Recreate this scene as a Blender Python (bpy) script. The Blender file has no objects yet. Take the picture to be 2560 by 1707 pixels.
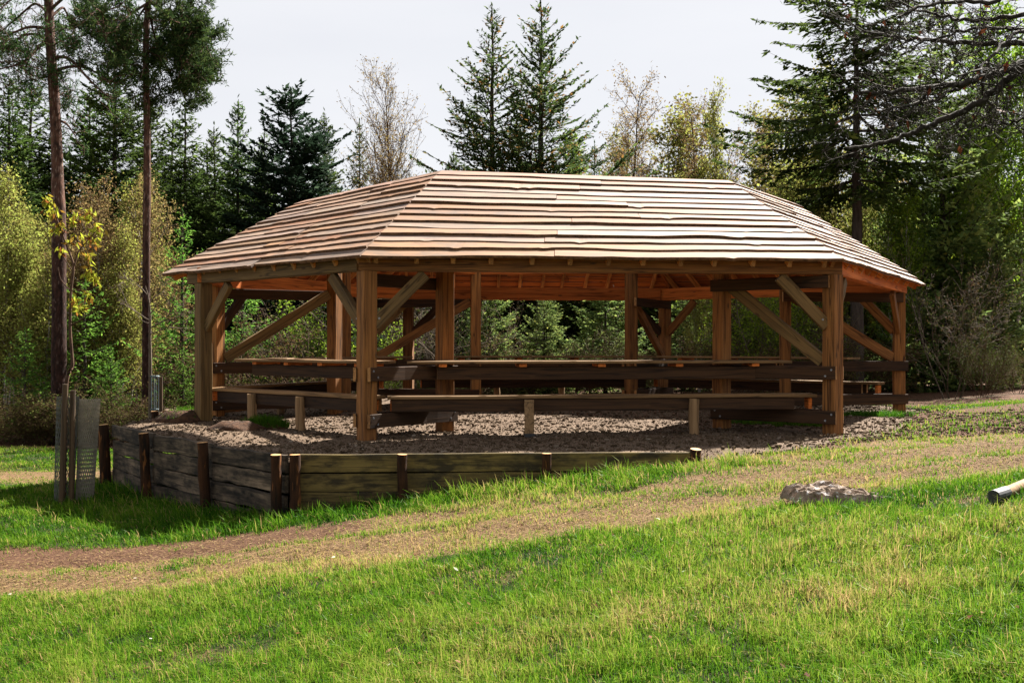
import bpy, math, random
import numpy as np
from mathutils import Vector, Matrix

# ------------------------------------------------------------------ camera, world, sun, exposure
SC = bpy.context.scene
COL = SC.collection
EYE = 1.136                       # eye height above the gravel floor (z = 0)
FPX, HOR = 2690.0, 864.0          # focal length and horizon row of the 2560 px photograph
cam_d = bpy.data.cameras.new("camera"); cam_d.sensor_width = 36.0
cam_d.lens = FPX / 2560 * 36; cam_d.clip_start = 0.1; cam_d.clip_end = 2000
cam = bpy.data.objects.new("camera", cam_d); COL.objects.link(cam)
cam.location = (0, 0, EYE); cam.rotation_euler = (math.radians(90.22), 0, 0)
SC.camera = cam

SUN_AZ = math.atan2(0.60, 0.72)   # from +Y towards +X
SUN_EL = math.radians(46.9)
sdir = Vector((math.sin(SUN_AZ) * math.cos(SUN_EL), math.cos(SUN_AZ) * math.cos(SUN_EL), math.sin(SUN_EL)))
sun_d = bpy.data.lights.new("sun", 'SUN'); sun_d.energy = 5.0; sun_d.angle = math.radians(0.6); sun_d.color = (1.0, 0.955, 0.87)
sun = bpy.data.objects.new("sun", sun_d); COL.objects.link(sun)
sun.rotation_euler = sdir.to_track_quat('Z', 'Y').to_euler(); sun.location = (10, 10, 30)

W = bpy.data.worlds.new("World"); SC.world = W; W.use_nodes = True
nt = W.node_tree; nt.nodes.clear()
wo = nt.nodes.new('ShaderNodeOutputWorld'); bg = nt.nodes.new('ShaderNodeBackground'); bg.inputs[1].default_value = 0.05
sky = nt.nodes.new('ShaderNodeTexSky'); sky.sky_type = 'NISHITA'; sky.sun_disc = False
sky.sun_elevation = SUN_EL; sky.sun_rotation = SUN_AZ
tc = nt.nodes.new('ShaderNodeTexCoord'); mp = nt.nodes.new('ShaderNodeMapping'); mp.inputs['Scale'].default_value = (1.2, 1.2, 5)
nz = nt.nodes.new('ShaderNodeTexNoise'); nz.inputs['Scale'].default_value = 1.6; nz.inputs['Detail'].default_value = 5
cr = nt.nodes.new('ShaderNodeValToRGB')
cr.color_ramp.elements[0].position = 0.3; cr.color_ramp.elements[0].color = (3.15, 3.18, 3.32, 1)
cr.color_ramp.elements[1].position = 0.7; cr.color_ramp.elements[1].color = (3.5, 3.5, 3.58, 1)
mx = nt.nodes.new('ShaderNodeMix'); mx.data_type = 'RGBA'; mx.inputs[0].default_value = 0.96
nt.links.new(tc.outputs['Generated'], mp.inputs[0]); nt.links.new(mp.outputs[0], nz.inputs['Vector'])
nt.links.new(nz.outputs[0], cr.inputs[0]); nt.links.new(sky.outputs[0], mx.inputs['A']); nt.links.new(cr.outputs[0], mx.inputs['B'])
nt.links.new(mx.outputs['Result'], bg.inputs[0]); nt.links.new(bg.outputs[0], wo.inputs[0])

SC.view_settings.view_transform = 'Standard'; SC.view_settings.look = 'None'
SC.view_settings.exposure = 2.4; SC.view_settings.gamma = 1.0
SC.render.engine = 'CYCLES'
SC.cycles.max_bounces = 6; SC.cycles.diffuse_bounces = 3; SC.cycles.transmission_bounces = 4; SC.cycles.transparent_max_bounces = 4

# ------------------------------------------------------------------ helpers
RS = np.random.RandomState
def tag(o, label=None, cat=None, group=None, kind=None):
    if label: o['label'] = label
    if cat: o['category'] = cat
    if group: o['group'] = group
    if kind: o['kind'] = kind
    return o
def empty(name, loc, label, cat, group=None):
    o = bpy.data.objects.new(name, None); COL.objects.link(o); o.location = loc; o.empty_display_size = .2
    return tag(o, label, cat, group)
class MB:
    """collects vertices, quads and tris; build() links them as one mesh object"""
    def __init__(s): s.v = []; s.q = []; s.t3 = []; s.tone = []; s.qm = []; s.tm = []; s.n = 0
    def add(s, v, q=None, t=None, tone=0.5, mat=0):
        v = np.asarray(v, float).reshape(-1, 3); s.v.append(v)
        s.tone.append(np.broadcast_to(np.asarray(tone, float), (len(v),)))
        if q is not None and len(q):
            q = np.asarray(q, int).reshape(-1, 4); s.q.append(q + s.n); s.qm.append(np.full(len(q), mat))
        if t is not None and len(t):
            t = np.asarray(t, int).reshape(-1, 3); s.t3.append(t + s.n); s.tm.append(np.full(len(t), mat))
        s.n += len(v)
    def mesh(s, name, mats, smooth=False):
        v = np.concatenate(s.v); me = bpy.data.meshes.new(name)
        q = np.concatenate(s.q) if s.q else np.zeros((0, 4), int); t = np.concatenate(s.t3) if s.t3 else np.zeros((0, 3), int)
        loops = np.concatenate([q.ravel(), t.ravel()]).astype(np.int32)
        st = np.concatenate([np.arange(len(q)) * 4, len(q) * 4 + np.arange(len(t)) * 3]).astype(np.int32)
        me.vertices.add(len(v)); me.vertices.foreach_set("co", v.astype(np.float32).ravel())
        me.loops.add(len(loops)); me.loops.foreach_set("vertex_index", loops)
        me.polygons.add(len(st)); me.polygons.foreach_set("loop_start", st)
        mi = np.concatenate(s.qm + s.tm).astype(np.int32) if (s.qm or s.tm) else np.zeros(0, np.int32)
        me.polygons.foreach_set("material_index", mi)
        me.polygons.foreach_set("use_smooth", np.full(len(st), smooth, bool))
        a = me.attributes.new("tone", 'FLOAT', 'POINT'); a.data.foreach_set("value", np.concatenate(s.tone).astype(np.float32))
        for m in (mats if isinstance(mats, (list, tuple)) else [mats]): me.materials.append(m)
        me.update(calc_edges=True)
        return me
    def build(s, name, mats, parent=None, smooth=False, loc=None):
        o = bpy.data.objects.new(name, s.mesh(name, mats, smooth)); COL.objects.link(o)
        if parent: o.parent = parent
        if loc is not None: o.location = loc
        return o
def tube(mb, pts, rad, sides=5, tone=.5, mat=0, cap=False, capmat=None):
    p = np.asarray(pts, float); n = len(p); rad = np.broadcast_to(np.asarray(rad, float), (n,))
    d = np.gradient(p, axis=0); d /= np.linalg.norm(d, axis=1)[:, None] + 1e-9
    ref = np.where(np.abs(d[:, 2:3]) > .9, np.array([[1., 0, 0]]), np.array([[0, 0, 1.]]))
    u = np.cross(d, ref); u /= np.linalg.norm(u, axis=1)[:, None] + 1e-9; w = np.cross(d, u)
    a = np.arange(sides) / sides * 2 * math.pi
    v = p[:, None, :] + rad[:, None, None] * (u[:, None, :] * np.cos(a)[None, :, None] + w[:, None, :] * np.sin(a)[None, :, None])
    i = np.arange(n - 1)[:, None] * sides; j = np.arange(sides)[None, :]; k = (j + 1) % sides
    q = np.stack([i + j, i + k, i + k + sides, i + j + sides], -1).reshape(-1, 4)
    mb.add(v.reshape(-1, 3), q, None, tone, mat)
    if cap:
        for e in (0, n - 1):
            vv = np.vstack([v[e], p[e]]); tt = [(x, (x + 1) % sides, sides) if e else ((x + 1) % sides, x, sides) for x in range(sides)]
            mb.add(vv, None, tt, tone, mat if capmat is None else capmat)
def norm(a): return a / (np.linalg.norm(a, axis=-1, keepdims=True) + 1e-9)
def diamonds(mb, c, d, w, tone=.5, mat=0):
    """leaf-like diamond faces: centre c, half axis d, half width w"""
    n = len(c); v = np.stack([c - d, c + w - d * .1, c + d, c - w - d * .1], 1).reshape(-1, 3)
    mb.add(v, np.arange(4 * n).reshape(n, 4), None, np.repeat(np.broadcast_to(np.asarray(tone, float), (n,)), 4), mat)
def boxv(x0, x1, y0, y1, z0, z1):
    return [(x0, y0, z0), (x1, y0, z0), (x1, y1, z0), (x0, y1, z0), (x0, y0, z1), (x1, y0, z1), (x1, y1, z1), (x0, y1, z1)]
BQ = [(0, 3, 2, 1), (4, 5, 6, 7), (0, 1, 5, 4), (1, 2, 6, 5), (2, 3, 7, 6), (3, 0, 4, 7)]
def cbox(mb, x0, x1, y0, y1, z0, z1, c=.006, tone=.5, mat=0, endmat=None, rs=None):
    """box with chamfered long edges along X; the ends may take another material"""
    n = 9 if rs is not None else 2
    xs = np.linspace(x0, x1, n)
    prof = [(y0 + c, z0), (y1 - c, z0), (y1, z0 + c), (y1, z1 - c), (y1 - c, z1), (y0 + c, z1), (y0, z1 - c), (y0, z0 + c)]
    v = np.array([[(x, py, pz) for py, pz in prof] for x in xs])
    if rs is not None:
        v[:, :, 1] += (rs.rand(n, 1) - .5) * .006; v[:, :, 2] += (rs.rand(n, 1) - .5) * .006
    i = np.arange(n - 1)[:, None] * 8; j = np.arange(8)[None, :]; k = (j + 1) % 8
    q = np.stack([i + j, i + j + 8, i + k + 8, i + k], -1).reshape(-1, 4)[:, ::-1]
    mb.add(v.reshape(-1, 3), q, None, tone, mat)
    em = mat if endmat is None else endmat
    for e, sgn in ((0, 1), (n - 1, -1)):
        c0 = v[e].mean(0); tt = [(8, (a + 1) % 8, a)[::-sgn] for a in range(8)]
        mb.add(np.vstack([v[e], c0]), None, tt, tone, em)
def noise2(x, y, seed=0):
    """smooth value noise in numpy"""
    x = np.asarray(x, float); y = np.asarray(y, float); xi = np.floor(x).astype(int); yi = np.floor(y).astype(int); fx = x - xi; fy = y - yi
    fx = fx * fx * (3 - 2 * fx); fy = fy * fy * (3 - 2 * fy)
    def h(a, b):
        n = (a * 374761393 + b * 668265263 + seed * 974711) & 0x7fffffff
        n = ((n ^ (n >> 13)) * 1274126177) & 0x7fffffff
        return ((n ^ (n >> 16)) & 0xffff) / 65535.0
    return (h(xi, yi) * (1 - fx) + h(xi + 1, yi) * fx) * (1 - fy) + (h(xi, yi + 1) * (1 - fx) + h(xi + 1, yi + 1) * fx) * fy
def fbm(x, y, seed=0, oct=4):
    r = 0; a = .5
    for o in range(oct): r = r + a * noise2(x * 2 ** o, y * 2 ** o, seed + o); a *= .5
    return r / (1 - .5 ** oct)
def at(xd, y):      # column of the photograph (2352 px wide) at depth y -> world X
    return (xd * 1.08844 - 1280) / FPX * y
def at_z(yd, y):    # row of the photograph at depth y -> world Z
    return EYE + (HOR - yd * 1.08844) / FPX * y

# ------------------------------------------------------------------ materials
def newmat(name):
    m = bpy.data.materials.new(name); m.use_nodes = True; t = m.node_tree; t.nodes.clear()
    return m, t, t.nodes.new('ShaderNodeOutputMaterial')
def N(t, typ, **kw):
    n = t.nodes.new(typ)
    for k, v in kw.items():
        if isinstance(k, str) and hasattr(n, k): setattr(n, k, v)
    return n
def ramp(t, stops):
    r = t.nodes.new('ShaderNodeValToRGB'); e = r.color_ramp.elements
    while len(e) < len(stops): e.new(.5)
    for i, (p, c) in enumerate(stops): e[i].position = p; e[i].color = (*c, 1)
    return r
def mixc(t, f, a, b, mode='MIX'):
    m = t.nodes.new('ShaderNodeMix'); m.data_type = 'RGBA'; m.blend_type = mode
    for key, x in ((0, f), ('A', a), ('B', b)):
        s = m.inputs[key]
        if hasattr(x, 'is_output') or hasattr(x, 'links'): t.links.new(x, s)
        else: s.default_value = x if key == 0 else (*x, 1)
    return m.outputs['Result']
def math_(t, op, a, b):
    m = t.nodes.new('ShaderNodeMath'); m.operation = op
    for i, x in enumerate((a, b)):
        if hasattr(x, 'links'): t.links.new(x, m.inputs[i])
        else: m.inputs[i].default_value = x
    return m.outputs[0]
def mat_wood(name, light, dark, knot=(.06, .03, .012), rough=.75, grain=1.0, stain=0.0, staincol=(.02, .018, .014), var=.3, along='X', hue=0.0, cracks=.75):
    m, t, out = newmat(name); L = t.links
    tc = N(t, 'ShaderNodeTexCoord'); oi = N(t, 'ShaderNodeObjectInfo'); mp = N(t, 'ShaderNodeMapping')
    mp.inputs['Scale'].default_value = (1.3, 22 * grain, 22 * grain) if along == 'X' else (22 * grain, 22 * grain, 1.3)
    off = N(t, 'ShaderNodeVectorMath', operation='SCALE'); off.inputs['Scale'].default_value = 1.0
    cmb = N(t, 'ShaderNodeCombineXYZ'); r17 = math_(t, 'MULTIPLY', oi.outputs['Random'], 37.0)
    L.new(r17, cmb.inputs[0]); L.new(r17, cmb.inputs[1]); L.new(r17, cmb.inputs[2])
    add = N(t, 'ShaderNodeVectorMath', operation='ADD'); L.new(tc.outputs['Object'], add.inputs[0]); L.new(cmb.outputs[0], add.inputs[1])
    L.new(add.outputs[0], mp.inputs[0])
    n1 = N(t, 'ShaderNodeTexNoise'); n1.inputs['Scale'].default_value = 1.0; n1.inputs['Detail'].default_value = 6; n1.inputs['Roughness'].default_value = .6; n1.inputs['Distortion'].default_value = .6
    L.new(mp.outputs[0], n1.inputs['Vector'])
    rp = ramp(t, [(.3, dark), (.62, light)]); L.new(n1.outputs[0], rp.inputs[0])
    mk = N(t, 'ShaderNodeMapping'); mk.inputs['Scale'].default_value = (1, 3, 3) if along == 'X' else (3, 3, 1); L.new(add.outputs[0], mk.inputs[0])
    vo = N(t, 'ShaderNodeTexVoronoi'); vo.inputs['Scale'].default_value = 2.2; L.new(mk.outputs[0], vo.inputs['Vector'])
    kr = ramp(t, [(.05, (1, 1, 1)), (.13, (0, 0, 0))]); L.new(vo.outputs['Distance'], kr.inputs[0])
    col = mixc(t, kr.outputs[0], rp.outputs[0], knot)
    if stain:
        n2 = N(t, 'ShaderNodeTexNoise'); n2.inputs['Scale'].default_value = 3.0; n2.inputs['Detail'].default_value = 7; n2.inputs['Roughness'].default_value = .65
        ms = N(t, 'ShaderNodeMapping'); ms.inputs['Scale'].default_value = (1, 3, 3) if along == 'X' else (2, 2, 1); L.new(add.outputs[0], ms.inputs[0]); L.new(ms.outputs[0], n2.inputs['Vector'])
        sr = ramp(t, [(.5 - .2 * stain, (0, 0, 0)), (.62, (1, 1, 1))]); L.new(n2.outputs[0], sr.inputs[0])
        col = mixc(t, sr.outputs[0], col, staincol)
    nc_ = N(t, 'ShaderNodeTexNoise'); nc_.inputs['Scale'].default_value = 1.0; nc_.inputs['Detail'].default_value = 2; nc_.inputs['Distortion'].default_value = .3
    mc_ = N(t, 'ShaderNodeMapping'); mc_.inputs['Scale'].default_value = (.5, 13, 13) if along == 'X' else (13, 13, .5); mc_.inputs['Location'].default_value = (3, 7, 1); L.new(add.outputs[0], mc_.inputs[0]); L.new(mc_.outputs[0], nc_.inputs['Vector'])
    ck = ramp(t, [(.47, (0, 0, 0)), (.497, (cracks,) * 3), (.503, (cracks,) * 3), (.53, (0, 0, 0))]); L.new(nc_.outputs[0], ck.inputs[0])
    col = mixc(t, ck.outputs[0], col, tuple(x_ * .3 for x_ in dark))
    at_ = N(t, 'ShaderNodeAttribute'); at_.attribute_name = 'tone'
    hv = N(t, 'ShaderNodeHueSaturation'); L.new(col, hv.inputs['Color'])
    if hue:
        hs_ = math_(t, 'FRACT', math_(t, 'MULTIPLY', at_.outputs['Fac'], 7.31), 0.0); L.new(math_(t, 'ADD', math_(t, 'MULTIPLY', hs_, hue), .5 - hue * .80), hv.inputs['Hue'])
        L.new(math_(t, 'ADD', math_(t, 'MULTIPLY', math_(t, 'FRACT', math_(t, 'MULTIPLY', at_.outputs['Fac'], 13.7), 0.0), .5), .75), hv.inputs['Saturation'])
    v1 = math_(t, 'MULTIPLY', oi.outputs['Random'], var); v2 = math_(t, 'ADD', v1, 1 - var / 2)
    v3 = math_(t, 'MULTIPLY', at_.outputs['Fac'], .5); v4 = math_(t, 'ADD', v3, .75)
    L.new(math_(t, 'MULTIPLY', v2, v4), hv.inputs['Value'])
    b = N(t, 'ShaderNodeBsdfPrincipled'); b.inputs['Roughness'].default_value = rough; b.inputs['Specular IOR Level'].default_value = .25
    L.new(hv.outputs[0], b.inputs['Base Color'])
    bp = N(t, 'ShaderNodeBump'); bp.inputs['Strength'].default_value = .35; bp.inputs['Distance'].default_value = .006
    L.new(n1.outputs[0], bp.inputs['Height']); L.new(bp.outputs[0], b.inputs['Normal'])
    L.new(b.outputs[0], out.inputs[0]); return m
def mat_leaf(name, stops, transl=.3, var=.35, rough=.7, gain=.55, spec=.03):
    stops = [(p_, tuple(x_ * gain for x_ in c_)) for p_, c_ in stops]
    m, t, out = newmat(name); L = t.links
    at_ = N(t, 'ShaderNodeAttribute'); at_.attribute_name = 'tone'; oi = N(t, 'ShaderNodeObjectInfo')
    r = ramp(t, stops); L.new(at_.outputs['Fac'], r.inputs[0])
    hv = N(t, 'ShaderNodeHueSaturation'); L.new(r.outputs[0], hv.inputs['Color'])
    L.new(math_(t, 'ADD', math_(t, 'MULTIPLY', oi.outputs['Random'], var), 1 - var / 2), hv.inputs['Value'])
    L.new(math_(t, 'ADD', math_(t, 'MULTIPLY', oi.outputs['Random'], .03), .485), hv.inputs['Hue'])
    b = N(t, 'ShaderNodeBsdfPrincipled'); b.inputs['Roughness'].default_value = rough; b.inputs['Specular IOR Level'].default_value = spec
    L.new(hv.outputs[0], b.inputs['Base Color'])
    tr = N(t, 'ShaderNodeBsdfTranslucent'); L.new(hv.outputs[0], tr.inputs[0])
    ms = N(t, 'ShaderNodeMixShader'); ms.inputs[0].default_value = transl
    L.new(b.outputs[0], ms.inputs[1]); L.new(tr.outputs[0], ms.inputs[2]); L.new(ms.outputs[0], out.inputs[0]); return m
def mat_bark(name, a, b_, scale=9, stretch=.35, bump=.02, spots=None):
    m, t, out = newmat(name); L = t.links
    tc = N(t, 'ShaderNodeTexCoord'); mp = N(t, 'ShaderNodeMapping'); mp.inputs['Scale'].default_value = (1, 1, stretch); L.new(tc.outputs['Object'], mp.inputs[0])
    n1 = N(t, 'ShaderNodeTexNoise'); n1.inputs['Scale'].default_value = scale; n1.inputs['Detail'].default_value = 7; n1.inputs['Roughness'].default_value = .7; L.new(mp.outputs[0], n1.inputs['Vector'])
    r = ramp(t, [(.35, a), (.65, b_)]); L.new(n1.outputs[0], r.inputs[0]); col = r.outputs[0]
    if spots:
        n2 = N(t, 'ShaderNodeTexNoise'); n2.inputs['Scale'].default_value = scale * 1.7; n2.inputs['Detail'].default_value = 3; L.new(mp.outputs[0], n2.inputs['Vector'])
        sr = ramp(t, [(.58, (0, 0, 0)), (.66, (1, 1, 1))]); L.new(n2.outputs[0], sr.inputs[0]); col = mixc(t, sr.outputs[0], col, spots)
    b = N(t, 'ShaderNodeBsdfPrincipled'); b.inputs['Roughness'].default_value = .9; b.inputs['Specular IOR Level'].default_value = .15; L.new(col, b.inputs['Base Color'])
    bp = N(t, 'ShaderNodeBump'); bp.inputs['Strength'].default_value = .8; bp.inputs['Distance'].default_value = bump; L.new(n1.outputs[0], bp.inputs['Height']); L.new(bp.outputs[0], b.inputs['Normal'])
    L.new(b.outputs[0], out.inputs[0]); return m
def mat_plain(name, col, rough=.6, metal=0.0, vary=.25, scale=14):
    m, t, out = newmat(name); L = t.links
    tc = N(t, 'ShaderNodeTexCoord'); n1 = N(t, 'ShaderNodeTexNoise'); n1.inputs['Scale'].default_value = scale; n1.inputs['Detail'].default_value = 5; L.new(tc.outputs['Object'], n1.inputs['Vector'])
    r = ramp(t, [(.3, tuple(c * (1 - vary) for c in col)), (.7, tuple(min(1, c * (1 + vary)) for c in col))]); L.new(n1.outputs[0], r.inputs[0])
    b = N(t, 'ShaderNodeBsdfPrincipled'); b.inputs['Roughness'].default_value = rough; b.inputs['Metallic'].default_value = metal; L.new(r.outputs[0], b.inputs['Base Color'])
    L.new(b.outputs[0], out.inputs[0]); return m

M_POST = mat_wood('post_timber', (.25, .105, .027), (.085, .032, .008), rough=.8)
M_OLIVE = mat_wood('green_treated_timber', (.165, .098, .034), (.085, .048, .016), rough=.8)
M_RAFTER = mat_wood('rafter_timber', (.66, .27, .075), (.46, .16, .035), rough=.8)  # wood colour brightened to carry the orange glow under the roof
M_ORANGE = mat_wood('orange_glow_timber', (.56, .16, .03), (.36, .09, .015), rough=.8)  # warm light bounced up under the roof is painted into this colour
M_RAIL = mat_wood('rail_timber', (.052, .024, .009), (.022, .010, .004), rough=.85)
M_END = mat_wood('sawn_end', (.30, .15, .05), (.20, .09, .03), grain=.5, rough=.85)
M_TOP = mat_wood('table_board', (.20, .115, .048), (.13, .07, .028), rough=.8)
M_ROOF = mat_wood('roof_board', (.208, .122, .070), (.130, .068, .036), knot=(.09, .042, .018), grain=.9, var=.1, hue=.016, cracks=.25, stain=.25, staincol=(.115, .075, .05))
M_WANE = mat_bark('waney_bark', (.045, .022, .011), (.15, .075, .033), scale=14, stretch=1, bump=.01)
M_GREYB = mat_wood('weathered_grey_board', (.165, .118, .078), (.038, .027, .018), knot=(.02, .018, .016), grain=.7, stain=.75, staincol=(.010, .008, .006), rough=.9, var=.35)
M_GREENB = mat_wood('algae_green_board', (.15, .105, .032), (.07, .05, .015), knot=(.04, .025, .01), grain=.7, stain=.25, staincol=(.03, .022, .01), rough=.85, var=.3)
M_LOG = mat_bark('log_bark', (.008, .005, .003), (.045, .018, .007), scale=11, stretch=.2, bump=.015, spots=(.14, .055, .016))
M_LOGTOP = mat_plain('log_cut_end', (.34, .17, .05), .8, vary=.3)
M_LEG = mat_wood('peeled_log', (.24, .145, .068), (.15, .085, .038), along='Z', rough=.8)
M_BLACK = mat_plain('black_rubber', (.015, .015, .017), .6)
M_STEEL = mat_plain('galvanised_steel', (.25, .25, .26), .5, .8)

# ------------------------------------------------------------------ plan of the shelter (metres)
OUT = dict(A=(-1.78, 13.2), B=(4.14, 13.89), C=(6.69, 18.6), D=(3.11, 21.9), E=(-2.05, 21.3), G=(-2.72, 20.9), F=(-4.56, 15.9), H=(-4.63, 16.85))
INN = dict(a=(-.90, 14.4), b=(2.89, 14.83), c=(4.62, 18.2), d=(2.25, 20.3), e=(-.697, 20.6), f=(-2.93, 17.77), h=(-2.93, 18.75))
ROOF_O = [(-1.815, 12.95), (4.18, 13.6), (7.37, 19.2), (3.45, 22.45), (-2.75, 21.95), (-5.36, 16.5)]
ROOF_I = [(-.985, 15.15), (3.22, 16.07), (4.85, 18.6), (2.3, 20.4), (-1.3, 19.85), (-3.52, 18.3)]
EAVE, TOP = 2.20, 3.58
BEAM0, BEAM1 = 2.05, 2.29

# ------------------------------------------------------------------ terrain
CORNER, WEND = (-2.36, 11.2), (-5.66, 15.3)
WPOSTS = [CORNER, (-3.42, 12.35), (-4.55, 13.7), WEND]
FEND = (1.95, 11.44)
def terrain(x, y):
    x = np.asarray(x, float); y = np.asarray(y, float)
    p = -.355 + .1325 * x
    p = -.86 + np.logaddexp(0, (p + .86) * 14) / 14
    u = (x - 4.14) * .879 - (y - 13.9) * .476
    cap = -.025 + .085 * np.logaddexp(0, u * 2.5) / 2.5 * np.where(y < 30, 1, 1)
    z = -np.logaddexp(-p * 18, -cap * 18) / 18
    z = z - .035 * (np.exp(-((y - 9.9 - .06 * x) / .3) ** 2) + np.exp(-((y - 8.7 - .02 * x - .07 * np.maximum(x, 0)) / .32) ** 2)) * (.4 + fbm(x * 1.5, y * 2, 19))
    z = z + (fbm(x * .6, y * .6, 3) - .5) * .09 + (fbm(x * 2.3, y * 2.3, 9) - .5) * .05
    return z
def segdist(x, y, p, q):
    px, py = p; dx, dy = q[0] - px, q[1] - py; t = np.clip(((x - px) * dx + (y - py) * dy) / (dx * dx + dy * dy), 0, 1)
    return np.hypot(x - px - t * dx, y - py - t * dy)
PLAT = [(-2.36, 11.2), (1.95, 11.44), (3.6, 11.7), (5.0, 12.6), (7.35, 18.1), (7.2, 20.2), (4.0, 24.6), (-3.2, 24.4), (-6.3, 19.6), (-5.75, 17.1), (-5.66, 15.3), (-4.55, 13.7), (-3.42, 12.35)]
def inpoly(x, y, poly):
    x = np.asarray(x, float); y = np.asarray(y, float); r = np.zeros(x.shape, bool); n = len(poly)
    for i in range(n):
        x0, y0 = poly[i]; x1, y1 = poly[(i + 1) % n]
        c = ((y0 > y) != (y1 > y)) & (x < (x1 - x0) * (y - y0) / (y1 - y0 + 1e-12) + x0); r ^= c
    return r
def sm(a, b, x): t = np.clip((x - a) / (b - a), 0, 1); return t * t * (3 - 2 * t)
def masks(x, y):
    """straw (worn track) and bare soil, 0..1"""
    n = fbm(x * .9, y * 1.3, 21); n2 = .7 * fbm(x * 3.1, y * 4.5, 33) + .3 * fbm(x * 9, y * 14, 35)
    c1 = 9.9 + .06 * x + (n - .5) * .9; c2 = 8.65 + .02 * x + .07 * np.maximum(x, 0) + (n - .5) * .8 + .15 * np.maximum(-x - 2, 0)
    r1 = 1 - sm(.22, .75, np.abs(y - c1)); r2 = 1 - sm(.3, .85, np.abs(y - c2))
    mid = (1 - sm(.5, 1.3, np.abs(y - 9.3 - .06 * x))) * sm(-1.5, 1.5, x) * .85
    straw = np.maximum(np.maximum(r1 * .95, r2), mid)
    n3 = fbm(x * 1.3 + 3, y * 2.6, 47, 5); n4 = fbm(x * 2.2 + 9, y * 4.2, 63, 4); straw = np.clip(straw * sm(.25, .56, .5 * n3 + .4 * n2 + .06 + .1 * n4) * (1.15 - .6 * sm(.54, .68, n4)), 0, 1)
    straw = np.maximum(straw, sm(.62, .8, fbm(x * .55 + 7, y * .8, 41)) * .55 * (y < 8.4))
    far = (1 - sm(.5, 1.4, np.abs(y - 16.4))) * (x < -5) * .8      # worn strip beyond the left wall
    straw = np.maximum(straw, np.clip(far * (.4 + n2), 0, 1))
    strawr = sm(1.0, 2.6, x) * (1 - sm(1.1, 1.8, np.abs(y - 10.6 - .12 * (x - 2)))) * sm(.25, .5, n3 * .6 + n2 * .5); straw = np.maximum(straw, strawr * (1.0 - .5 * sm(.54, .68, n4)))
    soil = (1 - sm(.2, .7, np.abs(y - 10.05 + .05 * (x + 4)))) * (1 - sm(-1.8, -1.0, x)) * sm(-6.5, -5, x) * sm(.36, .5, n2 + .12)
    u = (x - 4.14) * .879 - (y - 13.9) * .476
    path = sm(11.7, 12.4, y + (n - .5) * .8) * (1 - sm(17.9, 18.6, y + (n - .5) * .8)) * sm(.1, .5, u + (n - .5) * .5) * (x > 3)
    path2 = sm(19.5, 20.0, y) * (1 - sm(22.0, 22.7, y)) * (x > 7.2)
    soil = np.maximum(soil, np.maximum(path * .95, path2 * .9))
    forest = sm(0, 1.2, y - 20.2 - np.where(x < -5, 0, np.where(x > 6, 2.2, 1.5)))
    soil = np.maximum(soil, forest)
    return np.clip(straw, 0, 1), np.clip(soil, 0, 1)
m, t, out = newmat('grass_ground'); L = t.links
tc = N(t, 'ShaderNodeTexCoord')
def noise_node(t, scale, detail=6, rough=.65):
    n = N(t, 'ShaderNodeTexNoise'); n.inputs['Scale'].default_value = scale; n.inputs['Detail'].default_value = detail; n.inputs['Roughness'].default_value = rough
    t.links.new(tc.outputs['Object'], n.inputs['Vector']); return n
nf = noise_node(t, 28, 8, .75); nm_ = noise_node(t, 2.5)
g = ramp(t, [(.3, (.010, .014, .004)), (.7, (.03, .034, .009))]); L.new(nf.outputs[0], g.inputs[0])
s_ = ramp(t, [(.28, (.035, .018, .009)), (.5, (.118, .070, .034)), (.72, (.20, .132, .068))]); L.new(nf.outputs[0], s_.inputs[0])
d_ = ramp(t, [(.3, (.028, .013, .007)), (.5, (.078, .038, .021)), (.75, (.135, .08, .048))]); L.new(nf.outputs[0], d_.inputs[0])
a1 = N(t, 'ShaderNodeAttribute'); a1.attribute_name = 'straw'; a2 = N(t, 'ShaderNodeAttribute'); a2.attribute_name = 'soil'
def edge(t, att):
    return ramp_f(t, math_(t, 'ADD', att, math_(t, 'MULTIPLY', math_(t, 'SUBTRACT', nf.outputs[0], .5), .8)))
def ramp_f(t, x):
    r = ramp(t, [(.3, (0, 0, 0)), (.55, (1, 1, 1))]); t.links.new(x, r.inputs[0]); return r.outputs[0]
c1 = mixc(t, edge(t, a1.outputs['Fac']), g.outputs[0], s_.outputs[0]); c2 = mixc(t, edge(t, a2.outputs['Fac']), c1, d_.outputs[0])
b = N(t, 'ShaderNodeBsdfPrincipled'); b.inputs['Roughness'].default_value = .95; b.inputs['Specular IOR Level'].default_value = .1; L.new(c2, b.inputs['Base Color'])
bp = N(t, 'ShaderNodeBump'); bp.inputs['Strength'].default_value = 1; bp.inputs['Distance'].default_value = .04; L.new(nf.outputs[0], bp.inputs['Height']); L.new(bp.outputs[0], b.inputs['Normal'])
L.new(b.outputs[0], out.inputs[0]); M_GROUND = m
gx = np.concatenate([np.linspace(-220, -30, 14), np.linspace(-28, -9, 30), np.linspace(-8.8, 9.2, 240), np.linspace(9.6, 30, 30), np.linspace(34, 220, 14)])
gy = np.concatenate([np.linspace(-60, -4, 8), np.linspace(-3, 3.4, 12), np.linspace(3.5, 22, 260), np.linspace(22.5, 60, 45), np.linspace(66, 400, 16)])
GX, GY = np.meshgrid(gx, gy); GZ = terrain(GX, GY)
inside = inpoly(GX, GY, PLAT); PE = [FEND, (3.6, 11.7), (5.0, 12.6), (7.35, 18.1)]
def pe_dist(x, y): return np.minimum(np.minimum(segdist(x, y, PE[0], PE[1]), segdist(x, y, PE[1], PE[2])), segdist(x, y, PE[2], PE[3]))
GZ = np.where(inside & ((pe_dist(GX, GY) > .5) | (GX < 2)), np.minimum(GZ, -.16), GZ)
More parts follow.
